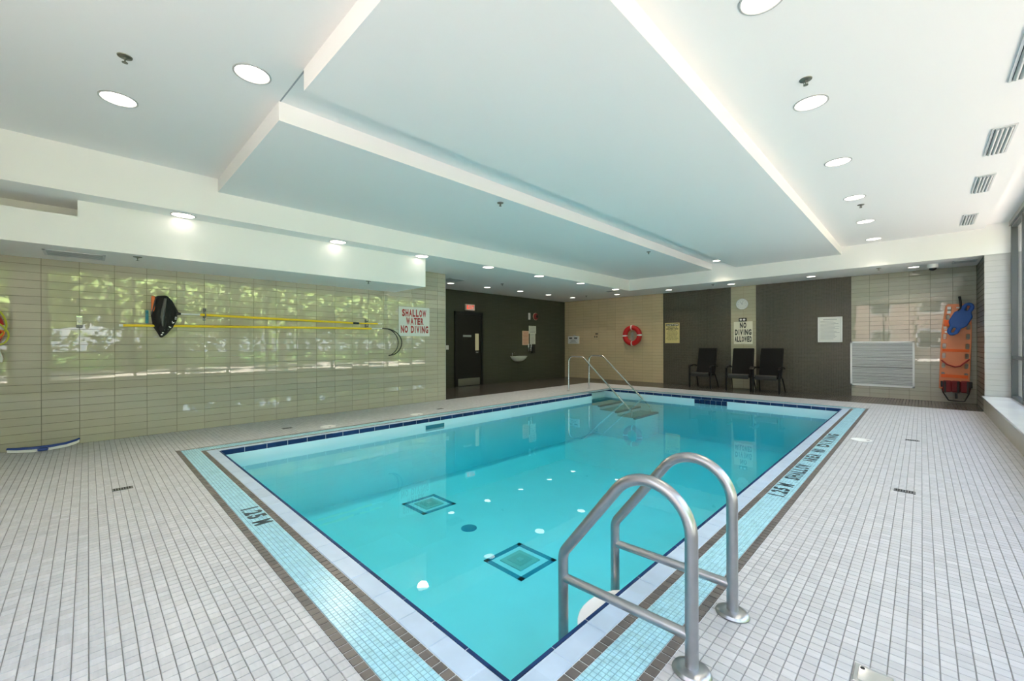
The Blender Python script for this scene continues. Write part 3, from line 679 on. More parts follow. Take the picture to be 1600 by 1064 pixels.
# ================================================================== chairs
ch = thing('patio_armchair', 'black sling armchair against the dark panel, alone under yellow sign', 'chair', (0,0,0), 0, 'black armchairs along the back wall')
def curved_slab(pts, w, th):
    """slab of width w following a (y, z) profile"""
    mb = MB(); P = [Vector((0,y,z)) for y,z in pts]; L = len(P); v = []; f = []
    for i, p in enumerate(P):
        t = (P[min(i+1,L-1)]-P[max(i-1,0)]).normalized(); nn = Vector((0,-t.z,t.y))
        for sx in (-1,1):
            for s in (0,1): v.append((sx*w/2, p.y+nn.y*th*s, p.z+nn.z*th*s))
    for i in range(L-1):
        a = 4*i; b = a+4
        f += [(a,b,b+2,a+2),(a+1,a+3,b+3,b+1),(a,a+1,b+1,b),(a+2,b+2,b+3,a+3)]
    f += [(0,2,3,1),(4*L-4,4*L-3,4*L-1,4*L-2)]
    return mb.add(v, f)
curved_slab([(-.27,.345),(-.285,.39),(-.28,.43),(-.25,.448),(-.15,.435),(0,.41),(.12,.405)], .50, .02).build('seat', MAT['seatsling'], ch, smooth=True)
curved_slab([(.10,.42),(.16,.60),(.21,.80),(.255,1.0),(.285,1.14)], .49, .018).build('backrest', MAT['sling'], ch, smooth=True)
bf = MB()
for sx in (-1,1): bf.tube([(sx*.255,.10,.40),(sx*.255,.17,.60),(sx*.255,.22,.80),(sx*.255,.265,1.0),(sx*.253,.297,1.145)], .016, 8)
bf.tube([(-.255,.297,1.145),(.255,.297,1.145)], .015, 8); bf.build('back_frame', MAT['frame'], ch, smooth=True)
sf = MB()
for sx in (-1,1): sf.tube([(sx*.27,-.27,.395),(sx*.27,.12,.385)], .017, 8)
sf.tube([(-.29,-.255,.385),(.29,-.255,.385)], .015, 8); sf.tube([(-.27,.12,.39),(.27,.12,.39)], .015, 8); sf.build('seat_frame', MAT['frame'], ch, smooth=True)
for sx in (-1,1):
    l1 = MB().tube(fillet([(sx*.30,-.27,.0),(sx*.30,-.27,.63),(sx*.30,-.10,.655)], [.05], 6), .025, 10).build('leg', MAT['frame'], ch, smooth=True)
    MB().lathe([(.024,0),(.024,.015),(.02,.018)], 12, Matrix.Translation((sx*.30,-.27,0))).build('foot_cap', MAT['grille'], l1)
    MB().tube([(sx*.27,.10,.42),(sx*.285,.22,.20),(sx*.30,.30,.0)], .016, 10).build('leg', MAT['frame'], ch, smooth=True)
    curved_slab([(-.29,.60),(-.27,.63),(-.20,.655),(-.05,.66),(.10,.645),(.20,.615)], .055, .018).build('armrest', MAT['frame'], ch, smooth=True)
    for c_ in ch.children:
        if c_.name.startswith('armrest') and abs(c_.location.x) < .01: c_.location.x = sx*.30
ch.location = (-4.57, 12.70, 0); ch.rotation_euler.z = math.radians(-3)
c2 = copy_tree(ch); c2.location = (-3.565, 12.66, 0); c2.rotation_euler.z = math.radians(2); c2['label'] = 'black sling armchair below the NO DIVING ALLOWED sign, middle of three'
c3 = copy_tree(ch); c3.location = (-2.875, 12.60, 0); c3.rotation_euler.z = math.radians(-2); c3['label'] = 'black sling armchair touching the middle chair, towards the white notice board'

# ================================================================== things on the back wall (front looks to -y)
YBW = YB-.004
def sign_board(name, label, cat, x, z, w, h, y=YBW, rz=0, mat='signboard', t=.006, loc=None, part='board'):
    o = thing(name, label, cat, loc or (x, y, z), rz)
    MB().box(-w/2, w/2, -t, .001, -h/2, h/2).build(part, MAT[mat], o, bevel=.0015, seg=1)
    return o
s = sign_board('no_diving_sign', 'cream sign with black words NO DIVING ALLOWED above the middle chair', 'sign', -3.655, 1.60, .49, .645, mat='signcream')
mb = MB()
for tx, a, b, c_, d in (('NO',-.085,.085,.135,.295),('DIVING',-.215,.215,-.065,.10),('ALLOWED',-.22,.22,-.265,-.10)): add_cells(mb, tx, a, b, c_, d, -.0068, .05)
mb.build('lettering', MAT['signblack'], s)
MB().box(-.05,.05,-.0068,-.0062,-.304,-.298).build('print_line', MAT['greyprint'], s)
s = sign_board('caution_sign', 'yellow sign with black CAUTION heading on the dark mosaic by the life ring', 'sign', -5.728, 1.637, .475, .648, mat='signyellow')
MB().box(-.205,.205,-.0068,-.006,.225,.30).build('heading_bar', MAT['signblack'], s)
mb = MB(); add_cells(mb, 'CAUTION', -.185,.185,.236,.290,-.0076,.04); mb.build('heading', MAT['signcream'], s)
mb = MB(); add_cells(mb,'THIS POOL IS',-.155,.155,.165,.205,-.0068,.04); add_cells(mb,'UNSUPERVISED',-.2,.2,.110,.155,-.0068,.06)
for k, (ln, w) in enumerate((('BATHERS UNDER',.125),('TWELVE YEARS OF AGE',.16),('ARE NOT ALLOWED WITHIN',.185),('THE POOL ENCLOSURE UNLESS',.165),('ACCOMPANIED BY A PARENT',.15),('OR HIS AGENT WHO IS',.165),('NOT LESS THAN SIXTEEN',.195),('YEARS OF AGE',.15))):
    z = .07-.043*k; add_text(mb, ln, -w, w, z, z+.024, -.0068, .012)
mb.build('lettering', MAT['signblack'], s)
# framed notice board: the print is too small to read, so only its lines are built
s = sign_board('notice_board', 'white framed notice board with fine grey print on the dark mosaic', 'notice', -1.655, 1.64, .50, .64, mat='wht', t=.018)
MB().box(-.215,.215,-.0192,-.018,-.285,.285).build('sheet', MAT['signboard'], s)
f = MB()
for r in ((-.25,.25,.30,.32),(-.25,.25,-.32,-.30),(-.25,-.23,-.32,.32),(.23,.25,-.32,.32)): f.box(r[0],r[1],-.026,-.018,r[2],r[3])
f.build('frame', MAT['wht'], s)
f = MB()
for r in ((-.218,.218,.286,.289),(-.218,.218,-.289,-.286),(-.218,-.215,-.289,.289),(.215,.218,-.289,.289)): f.box(r[0],r[1],-.0200,-.0192,r[2],r[3])
f.box(-.14,.14,-.0200,-.0192,.245,.262); f.build('border_line', MAT['greyprint'], s)
for k in range(15):
    w = random.uniform(.13,.20); z = .205-.032*k
    MB().box(-.195,-.195+2*w,-.0200,-.0192,z,z+.009).build('print_line', MAT['greyprint'], s)
t = thing('wall_clock', 'round white wall clock above the NO DIVING ALLOWED sign', 'clock', (-3.675, YBW, 2.425), 0)
RX = Matrix.Rotation(PI/2, 4, 'X')
MB().lathe([(.155,-.001),(.158,.03),(.145,.042),(.132,.038),(.128,.028)], 36, RX, close=False).build('rim', MAT['wht'], t, smooth=True)
MB().lathe([(.13,.026),(.0001,.026)], 36, RX, close=False).build('face', MAT['signboard'], t)
h = MB(); h.box(-.005,.005,-.032,-.029,-.015,.075); h.build('hour_hand', MAT['greyprint'], t, rot=(0,math.radians(-35),0)); h = MB(); h.box(-.004,.004,-.035,-.033,-.02,.10); h.build('minute_hand', MAT['greyprint'], t, rot=(0,math.radians(20),0))
h = MB()
for k in range(12): h.box(-.004,.004,-.0275,-.0265,.095,.115, Matrix.Rotation(k*PI/6, 4, 'Y'))
h.build('hour_marks', MAT['greyprint'], t)
t = thing('emergency_lamp_mount', 'small dark twin lamp unit between the clock and sign', 'light', (-3.66, YBW, 1.975)); t.name = 'emergency_wall_lamp'
MB().box(-.105,.105,-.04,.001,-.052,.052).build('base', MAT['signblack'], t, bevel=.02)
for sx in (-1,1): MB().lathe([(.026,.02),(.029,.045),(.027,.055),(.001,.057)], 18, Matrix.Translation((sx*.043,0,0)) @ RX).build('lamp', MAT['wht'], t, smooth=True)
# life ring on the beige wall
def life_ring(name, label, loc, rz, R=.355, r0=.085):
    t = thing(name, label, 'life ring', loc, rz)
    def arc(a0, a1, rr, n=14): return [((R-r0)*math.cos(a0+(a1-a0)*k/n), -r0*1.05, (R-r0)*math.sin(a0+(a1-a0)*k/n)) for k in range(n+1)]
    p = [((R-r0)*math.cos(2*PI*k/48), -r0*1.05, (R-r0)*math.sin(2*PI*k/48)) for k in range(48)]
    o = MB().tube(p, r0, 16, closed=True).build('ring', MAT['ringred'], t, smooth=True); 
    for k in range(4):
        a = k*PI/2+.03; MB().tube(arc(a-.085, a+.085, r0, 4), r0*1.03, 16).build('band', MAT['wht'], t, smooth=True)
    return t
lr = life_ring('life_ring', 'red life ring with four white bands on the beige wall', (-7.09, YBW, 1.577), 0)
cp = []
for k in range(70):
    a = k/69*2*PI*3.2; cp.append((.03*math.sin(a)+.03*math.cos(k*.7), -.06-.002*math.sin(a*.7)-.0006*k, -.03+.15*math.cos(a)))
MB().tube(cp, .012, 7).build('rope_coil', MAT['rope'], lr, smooth=True)
# notice by the corner, small switch plate
s = sign_board('corner_notice', 'small white notice with black heading on beige wall near dark corner', 'notice', -9.60, 1.445, .50, .29, mat='wht', t=.05)
MB().box(-.20,-.05,-.0506,-.05,.05,.095).build('heading_bar', MAT['signblack'], s); MB().box(.04,.19,-.0506,-.05,.05,.095).build('heading_bar', MAT['signblack'], s)
f = MB()
for z, w in ((.005,.16),(-.03,.10),(-.06,.13),(-.10,.17)): f.box(-w,w,-.0506,-.05,z-.008,z+.008)
f.build('print_line', MAT['greyprint'], s); MB().box(-.02,.08,-.04,.0,.145,.19).build('hanger', MAT['ventgrey'], s, bevel=.01)
t = thing('switch_plate', 'small beige metal switch plate on beige wall beside the corner notice', 'switch', (-8.60, YBW, 1.56))
MB().box(-.11,.11,-.012,.001,-.19,.12).build('plate', MAT['beige'], t, bevel=.004); MB().box(.0,.09,-.05,-.01,.08,.125).build('hood', MAT['signblack'], t)
for sx in (-.04,.05): MB().box(sx-.012,sx+.012,-.03,-.01,-.04,.03).build('key_switch', MAT['signblack'], t)
# louvred grille
t = thing('wall_vent_grille', 'large white louvred return grille low on tiled back wall', 'vent', (-.683, YBW, .80)); a, b = .57, .535
f = MB()
for r in ((-a,a,b-.035,b),(-a,a,-b,-b+.035),(-a,-a+.035,-b,b),(a-.035,a,-b,b)): f.box(r[0],r[1],-.03,.001,r[2],r[3])
f.build('frame', MAT['wht'], t); MB().box(-a+.03,a-.03,-.006,.001,-b+.03,b-.03).build('backing', MAT['grille_dark'], t)
MB().box(-a+.03,a-.03,-.028,-.004,-.075,-.06).build('middle_bar', MAT['louver'], t)
sl = None
for k in range(29):
    z = -b+.055+k*.0345
    if abs(z+.068) < .014: continue
    if sl is None:
        mb = MB(); mb.box(-a+.033, a-.033, -.024, -.010, -.0128, .0128); sl = mb.build('slat', MAT['louver'], t); sl.location.z = z; sl.rotation_euler.x = .35
    else: link('slat', sl.data, None, t, (0,0,z), (.35+random.uniform(-.12,.12),0,0))
# spine board, float and strap bag
sb = thing('spine_board', 'orange plastic spine board hung upright on the tiled back wall', 'rescue board', (.495, YBW, .27))
sb.rotation_euler = (0, math.radians(2.0), 0)
def rrect(cx, cz, w, h, r, n=4):
    out = []
    for qx, qz, a0 in ((1,1,0),(-1,1,PI/2),(-1,-1,PI),(1,-1,1.5*PI)):
        for k in range(n+1): a = a0+PI/2*k/n; out.append((cx+qx*(w/2-r)+r*math.cos(a), cz+qz*(h/2-r)+r*math.sin(a)))
    return out
outl = []
for (x, z) in ((.19,.0),(.225,.03),(.23,.5),(.228,1.0),(.222,1.35),(.195,1.7),(.18,1.83),(.15,1.865)): outl.append((x, z))
outl = outl + [(-x, z) for x, z in reversed(outl)]
holes = []
for z in (.12,.32,.53,.74,.95,1.16,1.37,1.58,1.74):
    w_ = .172 if z < 1.4 else .172-.05*(z-1.3)/.4
    for sx in (-1,1): holes.append(rrect(sx*w_, z, .055, .118, .024))
sb_board = link('board', shape_mesh('board', outl, holes, .045, .008), MAT['boardor'], sb)
for z, hh, m_ in ((.30,.035,'strapor'),(.86,.03,'strapor')): MB().box(-.20,.20,-.052,-.044,z-hh,z+hh).build('strap', MAT[m_], sb, bevel=.003)
MB().tube([(-.205,-.05,.64),(-.12,-.062,.55),(0,-.066,.505),(.08,-.064,.53),(.12,-.062,.585),(.21,-.05,.68)], .014, 8).build('strap', MAT['strapred'], sb, smooth=True)
MB().box(-.19,-.11,-.056,-.044,1.38,1.52).build('strap', MAT['strapor'], sb, bevel=.006)
for z, w_ in ((1.75,.03),(1.66,.03)): MB().box(-.155,-.10,-.0475,-.0445,z,z+.06).build('label', MAT['wht'], sb)
MB().box(-.02,.05,-.0475,-.0445,1.77,1.80).build('label', MAT['wht'], sb); MB().box(-.175,-.11,-.0475,-.0445,1.24,1.28).build('label', MAT['wht'], sb)
fl_ = thing('rescue_float', 'blue moulded float with two handle holes strapped over the orange board', 'float', (.595, YBW-.066, 1.80)); fl_.rotation_euler = (0, math.radians(24), 0)
o2 = []
for k in range(64):
    z = .37*math.cos(2*PI*k/64); s_ = math.sin(2*PI*k/64); az = abs(z)/.37
    wd = .148*(1-az**5)**.5*(1-.25*math.exp(-((az-.50)/.14)**2)) if az < 1 else 0
    wd *= 1-.28*min(1, max(0, (az-.35)/.25))
    o2.append(((wd if s_ >= 0 else -wd), z))
o2 = [p for i, p in enumerate(o2) if i == 0 or (Vector(p)-Vector(o2[i-1])).length > .002]
link('body', shape_mesh('body', o2, [rrect(0,.255,.045,.11,.022), rrect(0,-.255,.045,.11,.022)], .075, .02, 3), MAT['blue'], fl_)
MB().tube([(-.21,-.002,.44),(-.15,-.03,.34),(-.09,-.05,.22),(-.10,-.055,.12)], .022, 8).build('strap', MAT['black'], fl_, smooth=True)
bg_ = thing('strap_bag', 'dark red bag of straps fixed low on the orange board, black loops hanging', 'bag', (.53, YBW-.056, .365))
mb = MB()
for k, x0_ in enumerate((-.205,-.075,.06)): mb.box(x0_, x0_+.14, -.085, .001, -.14, .115)
mb.build('pouch', MAT['bag'], bg_, bevel=.03, seg=3)
for sx in (-.17,.03,.17): MB().box(sx-.018,sx+.018,-.092,-.08,-.15,.10).build('buckle_strap', MAT['black'], bg_, bevel=.004)
for sx in (-1,1): MB().box(sx*.205-.03,sx*.205+.03,-.075,-.0,-.03,.10).build('clip', MAT['black'], bg_, bevel=.01)
MB().tube(fillet([(-.21,-.04,-.06),(-.20,-.05,-.14),(-.115,-.06,-.315),(.12,-.06,-.325),(.18,-.05,-.17),(.21,-.04,-.02)], .02, 5), .011, 8).build('strap_loop', MAT['black'], bg_, smooth=True)
MB().box(-.02,.02,-.09,-.03,-.27,-.15).build('strap_end', MAT['black'], bg_, bevel=.004)

# ================================================================== things on the dark alcove wall (front looks to +x)
XDW = XD+.002; QZ = PI/2
d = bpy.data.objects.new('door_1', None); COL.objects.link(d); d.location = (XDW, 8.30, 0); d.rotation_euler = (0,0,QZ); d['kind'] = 'structure'
f = MB(); f.box(-.56,-.50,-.05,.02,0,2.30); f.box(.50,.56,-.05,.02,0,2.30); f.box(-.56,.56,-.05,.02,2.22,2.30); f.build('door_frame', MAT['black'], d)
MB().box(-.50,.50,-.02,.02,.01,2.22).build('leaf', MAT['door'], d)
MB().box(-.43,.43,-.024,-.02,.02,.24).build('kick_plate', MAT['plate'], d)
MB().box(.25,.395,-.024,-.02,1.10,1.63).build('vision_pane', MAT['litpane'], d)
MB().box(-.24,.09,-.025,-.02,1.52,1.58).build('name_plate', MAT['ventgrey'], d)
f = MB(); f.box(.30,.36,-.03,-.02,.99,1.09); f.tube([(.33,-.02,1.04),(.33,-.07,1.04),(.22,-.075,1.04)], .011, 8); f.build('door_handle', MAT['chrome'], d)
t = thing('exit_sign', 'lit red EXIT sign above the black door', 'sign', (XDW, 8.325, 2.44), QZ)
MB().box(-.18,.18,-.06,.001,-.095,.095).build('housing', MAT['exitwhite'], t, bevel=.006)
MB().box(-.165,.165,-.0625,-.06,-.08,.08).build('face', MAT['wht'], t)
mb = MB(); add_cells(mb, 'EXIT', -.14,.14,-.06,.06,-.0635,.045); mb.build('lettering', MAT['exitred'], t)
t = thing('light_switch', 'white wall switch at the tiled corner beside the black door', 'switch', (XDW, 7.475, 1.20), QZ)
MB().box(-.05,.05,-.012,.001,-.065,.065).build('plate', MAT['wht'], t, bevel=.004); MB().box(-.015,.015,-.018,-.01,-.03,.03).build('rocker', MAT['signboard'], t, bevel=.003)
t = thing('wash_basin_mount', 'small white wall basin on the dark alcove wall', 'basin', (XDW, 10.50, .88), QZ); t.name = 'wash_basin_sign'; t.name = 'wall_hung_basin'
mb = MB(); N = 18; rings = ((1.0,0),(.97,-.03),(.85,-.09),(.6,-.16),(.3,-.20),(.1,-.205)); v = []; f = []
for (k_, z_) in rings:
    for j in range(N+1): a = PI*j/N; v.append((.36*k_*math.cos(a), -.34*k_*math.sin(a)*.95-.001, z_))
for i in range(len(rings)-1):
    for j in range(N): f.append((i*(N+1)+j, i*(N+1)+j+1, (i+1)*(N+1)+j+1, (i+1)*(N+1)+j))
f.append(tuple(range(N+1))); f.append(tuple((i*(N+1)) for i in range(len(rings)))+tuple((i*(N+1)+N) for i in reversed(range(len(rings)))))
f.append(tuple((len(rings)-1)*(N+1)+j for j in reversed(range(N+1))))
mb.add(v, f).build('bowl', MAT['porcelain'], t, smooth=True)
MB().lathe([(.22,0.002),(.21,-.001)], 20, Matrix.Translation((0,-.16,.001)) @ Matrix.Scale(.6,4,(0,1,0))).build('basin_well', MAT['ventgrey'], t)
MB().tube(fillet([(-.30,-.03,-.0),(-.30,-.03,.12),(-.30,-.14,.12)], [.03], 5), .012, 8).build('faucet', MAT['chrome'], t, smooth=True)
def paper(label, y, z, w, h, mat, pm, n, off=0):
    t = thing('posted_notice', label, 'notice', (XDW+off, y, z), QZ); MB().box(-w/2,w/2,-.005,.001,-h/2,h/2).build('sheet', MAT[mat], t)
    f = MB()
    for k in range(n):
        zz = h/2-(k+.8)*h/(n+.6); ww = w*random.uniform(.33,.43); f.box(-ww,ww,-.0056,-.005,zz-.009,zz+.009)
    f.build('print_line', MAT[pm], t)
paper('peach paper notice with red print on the dark alcove wall', 10.91, 1.51, .335, .50, 'peach', 'redprint', 9)
paper('pale paper notice taped highest on the dark alcove wall', 11.27, 1.81, .39, .28, 'paper', 'greyprint', 5, .006)
paper('pale paper notice below the highest notice on alcove wall', 11.29, 1.485, .29, .40, 'paper', 'greyprint', 7)
t = thing('wall_phone', 'black wall telephone below the paper notices in the alcove', 'phone', (XDW, 11.23, 1.13), QZ)
MB().box(-.02,.13,-.07,.001,-.17,.16).build('body', MAT['black'], t, bevel=.012); MB().tube([(-.13,-.05,.13),(-.16,-.06,.0),(-.15,-.055,-.12)], [.03,.02,.03], 10).build('handset', MAT['black'], t, smooth=True)
MB().box(-.20,-.05,-.05,.001,-.10,.03).build('cradle', MAT['drain'], t, bevel=.008)
for z in (-.06,.0): MB().box(-.19,-.06,-.053,-.05,z,z+.018).build('key_row', MAT['wht'], t)
for x in (-.17,-.02): MB().box(x-.02,x+.01,-.03,.001,.04,.17).build('cable', MAT['wht'], t)
t = thing('alarm_bell_mount', 'round dull red alarm bell high on the alcove wall', 'alarm', (XDW, 11.45, 2.295), QZ); t.name = 'wall_alarm_bell'
MB().lathe([(.12,-.001),(.12,.03),(.10,.06),(.055,.075),(.001,.078)], 26, RX).build('gong', MAT['bag'], t, smooth=True); MB().lathe([(.06,.07),(.06,.085),(.02,.09)], 18, RX).build('boss', MAT['black'], t, smooth=True); MB().lathe([(.135,-.001),(.135,.012),(.12,.014)], 26, RX).build('back_plate', MAT['peach'], t)
t = thing('alarm_strobe_mount', 'slim white alarm strobe beside the red bell', 'alarm', (XDW, 11.10, 2.29), QZ); t.name = 'wall_alarm_strobe'
MB().box(-.045,.045,-.03,.001,-.12,.12).build('base', MAT['wht'], t, bevel=.006); MB().box(-.025,.025,-.055,-.028,-.06,.06).build('lens', MAT['signboard'], t, bevel=.008)

# ================================================================== things on the tiled wall (front looks to +x)
XLW = XL+.002
s = sign_board('shallow_water_sign', 'white sign with red words SHALLOW WATER NO DIVING on tiled wall', 'sign', 0, 0, .775, .635, rz=QZ, loc=(XLW, 5.03, 1.795), t=.006)
mb = MB()
for tx, a, b, c_, d_ in (('SHALLOW',-.31,.30,.105,.265),('WATER',-.21,.23,-.07,.085),('NO DIVING',-.34,.355,-.25,-.09)): add_cells(mb, tx, a, b, c_, d_, -.0068, .05)
mb.build('lettering', MAT['signtext'], s)
# leaf skimmer on its pole
YP = .085
sk = thing('leaf_skimmer', 'black skimmer net on a long yellow pole, upper of the two on wall', 'net', (XLW, 1.0, 1.75), QZ)
def pole(parent, x0, z0, x1, z1, r=.0185, m='yellow', name='pole'): return MB().tube([(x0,-YP,z0),(x1,-YP,z1)], r, 12).build(name, MAT[m], parent, smooth=True)
pole(sk, .20, .010, 2.60, -.036); pole(sk, 2.60, -.036, 2.72, -.0375, .021, 'black', 'pole_clamp'); pole(sk, 2.72, -.037, 3.12, -.0345, .013); pole(sk, 3.12, -.0345, 3.21, -.034, .010, 'wht', 'pole_tip')
pole(sk, -.05, .012, .20, .010, .012, 'wht', 'socket'); MB().tube([(-.11,-YP,.015),(-.03,-YP,.012)], [.03,.017], 10).build('ferrule', MAT['black'], sk, smooth=True)
# net: hoop and hanging bag
hoop = fillet([(-.06,-YP,.015),(-.14,-YP-.02,.19),(-.20,-YP-.03,.262),(-.31,-YP-.03,.245),(-.36,-YP-.02,.0),(-.30,-YP-.02,-.16),(-.16,-YP-.01,-.11),(-.06,-YP,.015)], .04, 4)
MB().tube(hoop, .011, 8).build('hoop', MAT['black'], sk, smooth=True)
bagp = [(-.065,.01),(-.10,.13),(-.16,.22),(-.215,.275),(-.26,.255),(-.325,.245),(-.335,.10),(-.365,-.02),(-.345,-.18),(-.30,-.265),(-.265,-.34),(-.245,-.345),(-.19,-.295),(-.11,-.18),(-.075,-.09)]
mb = MB(); nb_ = len(bagp); cxm, czm = -.23, -.03; v = []; f = []
for lv, (sc_, dy) in enumerate(((1,-.03),(.98,-.07),(.80,-.12),(.45,-.145),(.08,-.15))):
    for k, (x, z) in enumerate(bagp):
        wob = .012*math.sin(k*2.3+lv); v.append((cxm+(x-cxm)*sc_, dy-.02+wob*(lv > 0 and lv < 4), czm+(z-czm)*sc_))
for lv in range(4):
    for k in range(nb_): f.append((lv*nb_+k, lv*nb_+(k+1) % nb_, (lv+1)*nb_+(k+1) % nb_, (lv+1)*nb_+k))
f.append(tuple(4*nb_+k for k in range(nb_))); f.append(tuple(reversed(range(nb_))))
mb.add(v, f).build('net_bag', MAT['net'], sk, smooth=True)
curved = MB(); curved.tube([(-.215,-.165,.22),(-.235,-.178,.08),(-.25,-.178,-.05),(-.245,-.172,-.18)], [.016,.022,.024,.010], 8); curved.build('net_fold', MAT['netgrey'], sk, smooth=True)
o = MB(); o.box(-.365,-.325,-.115,-.075,.03,.25); o.build('net_lip', MAT['orange'], sk, bevel=.008)
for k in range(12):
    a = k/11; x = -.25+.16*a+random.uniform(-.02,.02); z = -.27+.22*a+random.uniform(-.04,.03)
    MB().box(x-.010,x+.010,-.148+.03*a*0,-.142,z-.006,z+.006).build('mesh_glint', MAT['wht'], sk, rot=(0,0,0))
# hook pole
hk = thing('rescue_hook_pole', 'black shepherd hook on a long yellow pole, lower of the two', 'rescue pole', (XLW, 2.0, 1.59), QZ)
pole(hk, -1.66, -.018, 1.98, .026, .0185); pole(hk, 1.98, .026, 2.21, .036, .013, 'wht', 'socket'); pole(hk, -1.70, -.018, -1.66, -.018, .0185, 'wht', 'pole_tip')
for dx_, dz_, dy_ in ((0,0,0),(.075,-.02,.03)):
    pts = [(2.20,-YP,.036)]
    for k in range(1,19):
        a = PI/2-k/18*math.radians(152)
        pts.append((2.27+(.31+dx_)*math.cos(a), -YP-dy_*k/18, -.255+.29*math.sin(a)))
    pts.append((2.36,-YP-dy_*.5,-.52)); MB().tube(pts, .011, 8).build('hook', MAT['black'], hk, smooth=True)
def wall_hook(y, z, m, label):
    t = thing('wall_hook_mount', label, 'hook', (XLW, y, z), QZ, 'pole hooks on tiled wall'); t.name = 'wall_hook_rail'
    t.name = 'pole_wall_hook'
    MB().box(-.018,.018,-.008,.001,-.09,.10).build('plate', MAT[m], t, bevel=.003)
    MB().tube(fillet([(0,-.004,-.045),(0,-.085-.03,-.045),(0,-.085-.03,.01)], [.02], 5), .008, 8).build('hook', MAT[m], t, smooth=True)
    MB().tube(fillet([(0,-.004,.055),(0,-.085-.03,.055),(0,-.085-.03,.09)], [.015], 5), .008, 8).build('hook', MAT[m], t, smooth=True)
wall_hook(.596, 1.70, 'cyanhook', 'cyan wall hook between the skimmer net and pole tip')
wall_hook(1.266, 1.765, 'drain', 'grey wall hook holding the skimmer pole beside its net')
wall_hook(3.90, 1.70, 'drain', 'grey wall hook holding the pole ends near the shallow water sign')
t = thing('pole_bracket_mount', 'empty chrome wall bracket on the tiled wall beside pole tip', 'bracket', (XLW, -.078, 1.615), QZ); t.name = 'chrome_wall_bracket'
MB().box(-.028,.028,-.012,.001,-.075,.075).build('plate', MAT['plate'], t, bevel=.004); MB().box(-.03,.03,-.06,-.010,.045,.075).build('upper_arm', MAT['chrome'], t, bevel=.006); MB().box(-.03,.03,-.06,-.010,-.085,-.05).build('lower_arm', MAT['drain'], t, bevel=.006)
MB().lathe([(.015,.0),(.015,.05),(.008,.055)], 12, Matrix.Translation((0,-.01,-.0)) @ RX).build('peg', MAT['wht'], t)
# second life ring with lime rope, only its edge is in the frame
l2 = life_ring('life_ring', 'red and white life ring with lime throw rope, cut by the photo edge', (XLW, -1.07, 1.50), QZ, .37)
for p, m_ in (([(.10,-.17,.30),(.24,-.19,.27),(.34,-.18,.20),(.385,-.16,.08),(.375,-.16,-.03),(.30,-.19,-.12),(.18,-.2,-.17)],'lime'),([(.08,-.2,.10),(.22,-.2,.12),(.33,-.18,.06),(.395,-.16,-.03),(.40,-.16,-.12),(.34,-.18,-.19),(.15,-.2,-.21)],'lime'),([(.05,-.2,.02),(.20,-.2,.05),(.30,-.19,.0),(.37,-.17,-.05),(.30,-.19,-.14),(.1,-.2,-.18)],'orange')):
    P = [Vector(q) for q in p]; sm = []
    for i in range(len(P)-1):
        p0, p1, p2, p3 = P[max(i-1,0)], P[i], P[i+1], P[min(i+2,len(P)-1)]
        for k in range(5):
            u = k/5; sm.append(.5*((2*p1)+(p2-p0)*u+(2*p0-5*p1+4*p2-p3)*u*u+(3*p1-p0-3*p2+p3)*u**3))
    sm.append(P[-1]); MB().tube(sm, .009, 7).build('throw_rope', MAT[m_], l2, smooth=True)
MB().tube([(.31,-.08,-.25),(.335,-.08,-.36),(.33,-.08,-.40)], .022, 8).build('rope_tail', MAT['wht'], l2, smooth=True)
# pool brush lying against the tiled wall
br = thing('pool_brush', 'curved blue pool brush with white bristles lying against the tiled wall', 'brush', (XL+.16, -.38, 0), QZ)
pr = [(-.30,-.00,.058),(-.22,-.03,.048),(-.10,-.05,.040),(.05,-.05,.040),(.18,-.03,.050),(.27,.01,.070),(.30,.03,.085)]
mb = MB(); mb.tube(pr, [.016,.020,.022,.022,.020,.018,.012], 8); mb.build('back', MAT['bluebrush'], br, smooth=True)
mb = MB(); n = len(pr); v = []
for x, y, z in pr: v += [(x,y-.018,z-.008),(x,y+.012,z-.010),(x,y+.014,max(.0,z-.040)),(x,y-.022,max(.0,z-.040))]
f = [(4*i+k,4*i+(k+1) % 4,4*i+4+(k+1) % 4,4*i+4+k) for i in range(n-1) for k in range(4)]+[(0,1,2,3),(4*n-1,4*n-2,4*n-3,4*n-4)]
mb.add(v, f).build('bristle_strip', MAT['wht'], br)
MB().box(-.055,.035,-.13,-.045,.008,.045).build('handle_socket', MAT['bluebrush'], br, bevel=.012)

# ================================================================== floor fittings
def drain(x, y, rz, label, w=.14, h=.088, first=[]):
    if not first:
        t = thing('floor_drain', label, 'drain', (x,y,.0005), rz, 'small floor drains')
        MB().box(-w/2,w/2,-h/2,h/2,-.002,.002).build('plate', MAT['drain'], t)
        for k in range(7): MB().box(-w/2+.012+k*.017,-w/2+.020+k*.017,-h/2+.01,h/2-.01,.002,.0026).build('slot', MAT['drain_hole'], t)
        first.append(t)
    else: t = copy_tree(first[0]); t.location = (x,y,.0005); t.rotation_euler = (0,0,rz); tag(t, label, 'drain', 'small floor drains')
drain(-5.16,.217,PI/2,'small dark floor drain in near deck below the tiled wall'); drain(-.108,5.007,0,'small dark floor drain on window side deck, closer of two')
drain(-.09,7.695,0,'small dark floor drain on window side deck, farther of two'); drain(-7.035,2.17,PI/2,'small dark floor drain beside tiled wall below the poles'); drain(-6.90,4.95,PI/2,'small dark floor drain at the end of the tiled wall')
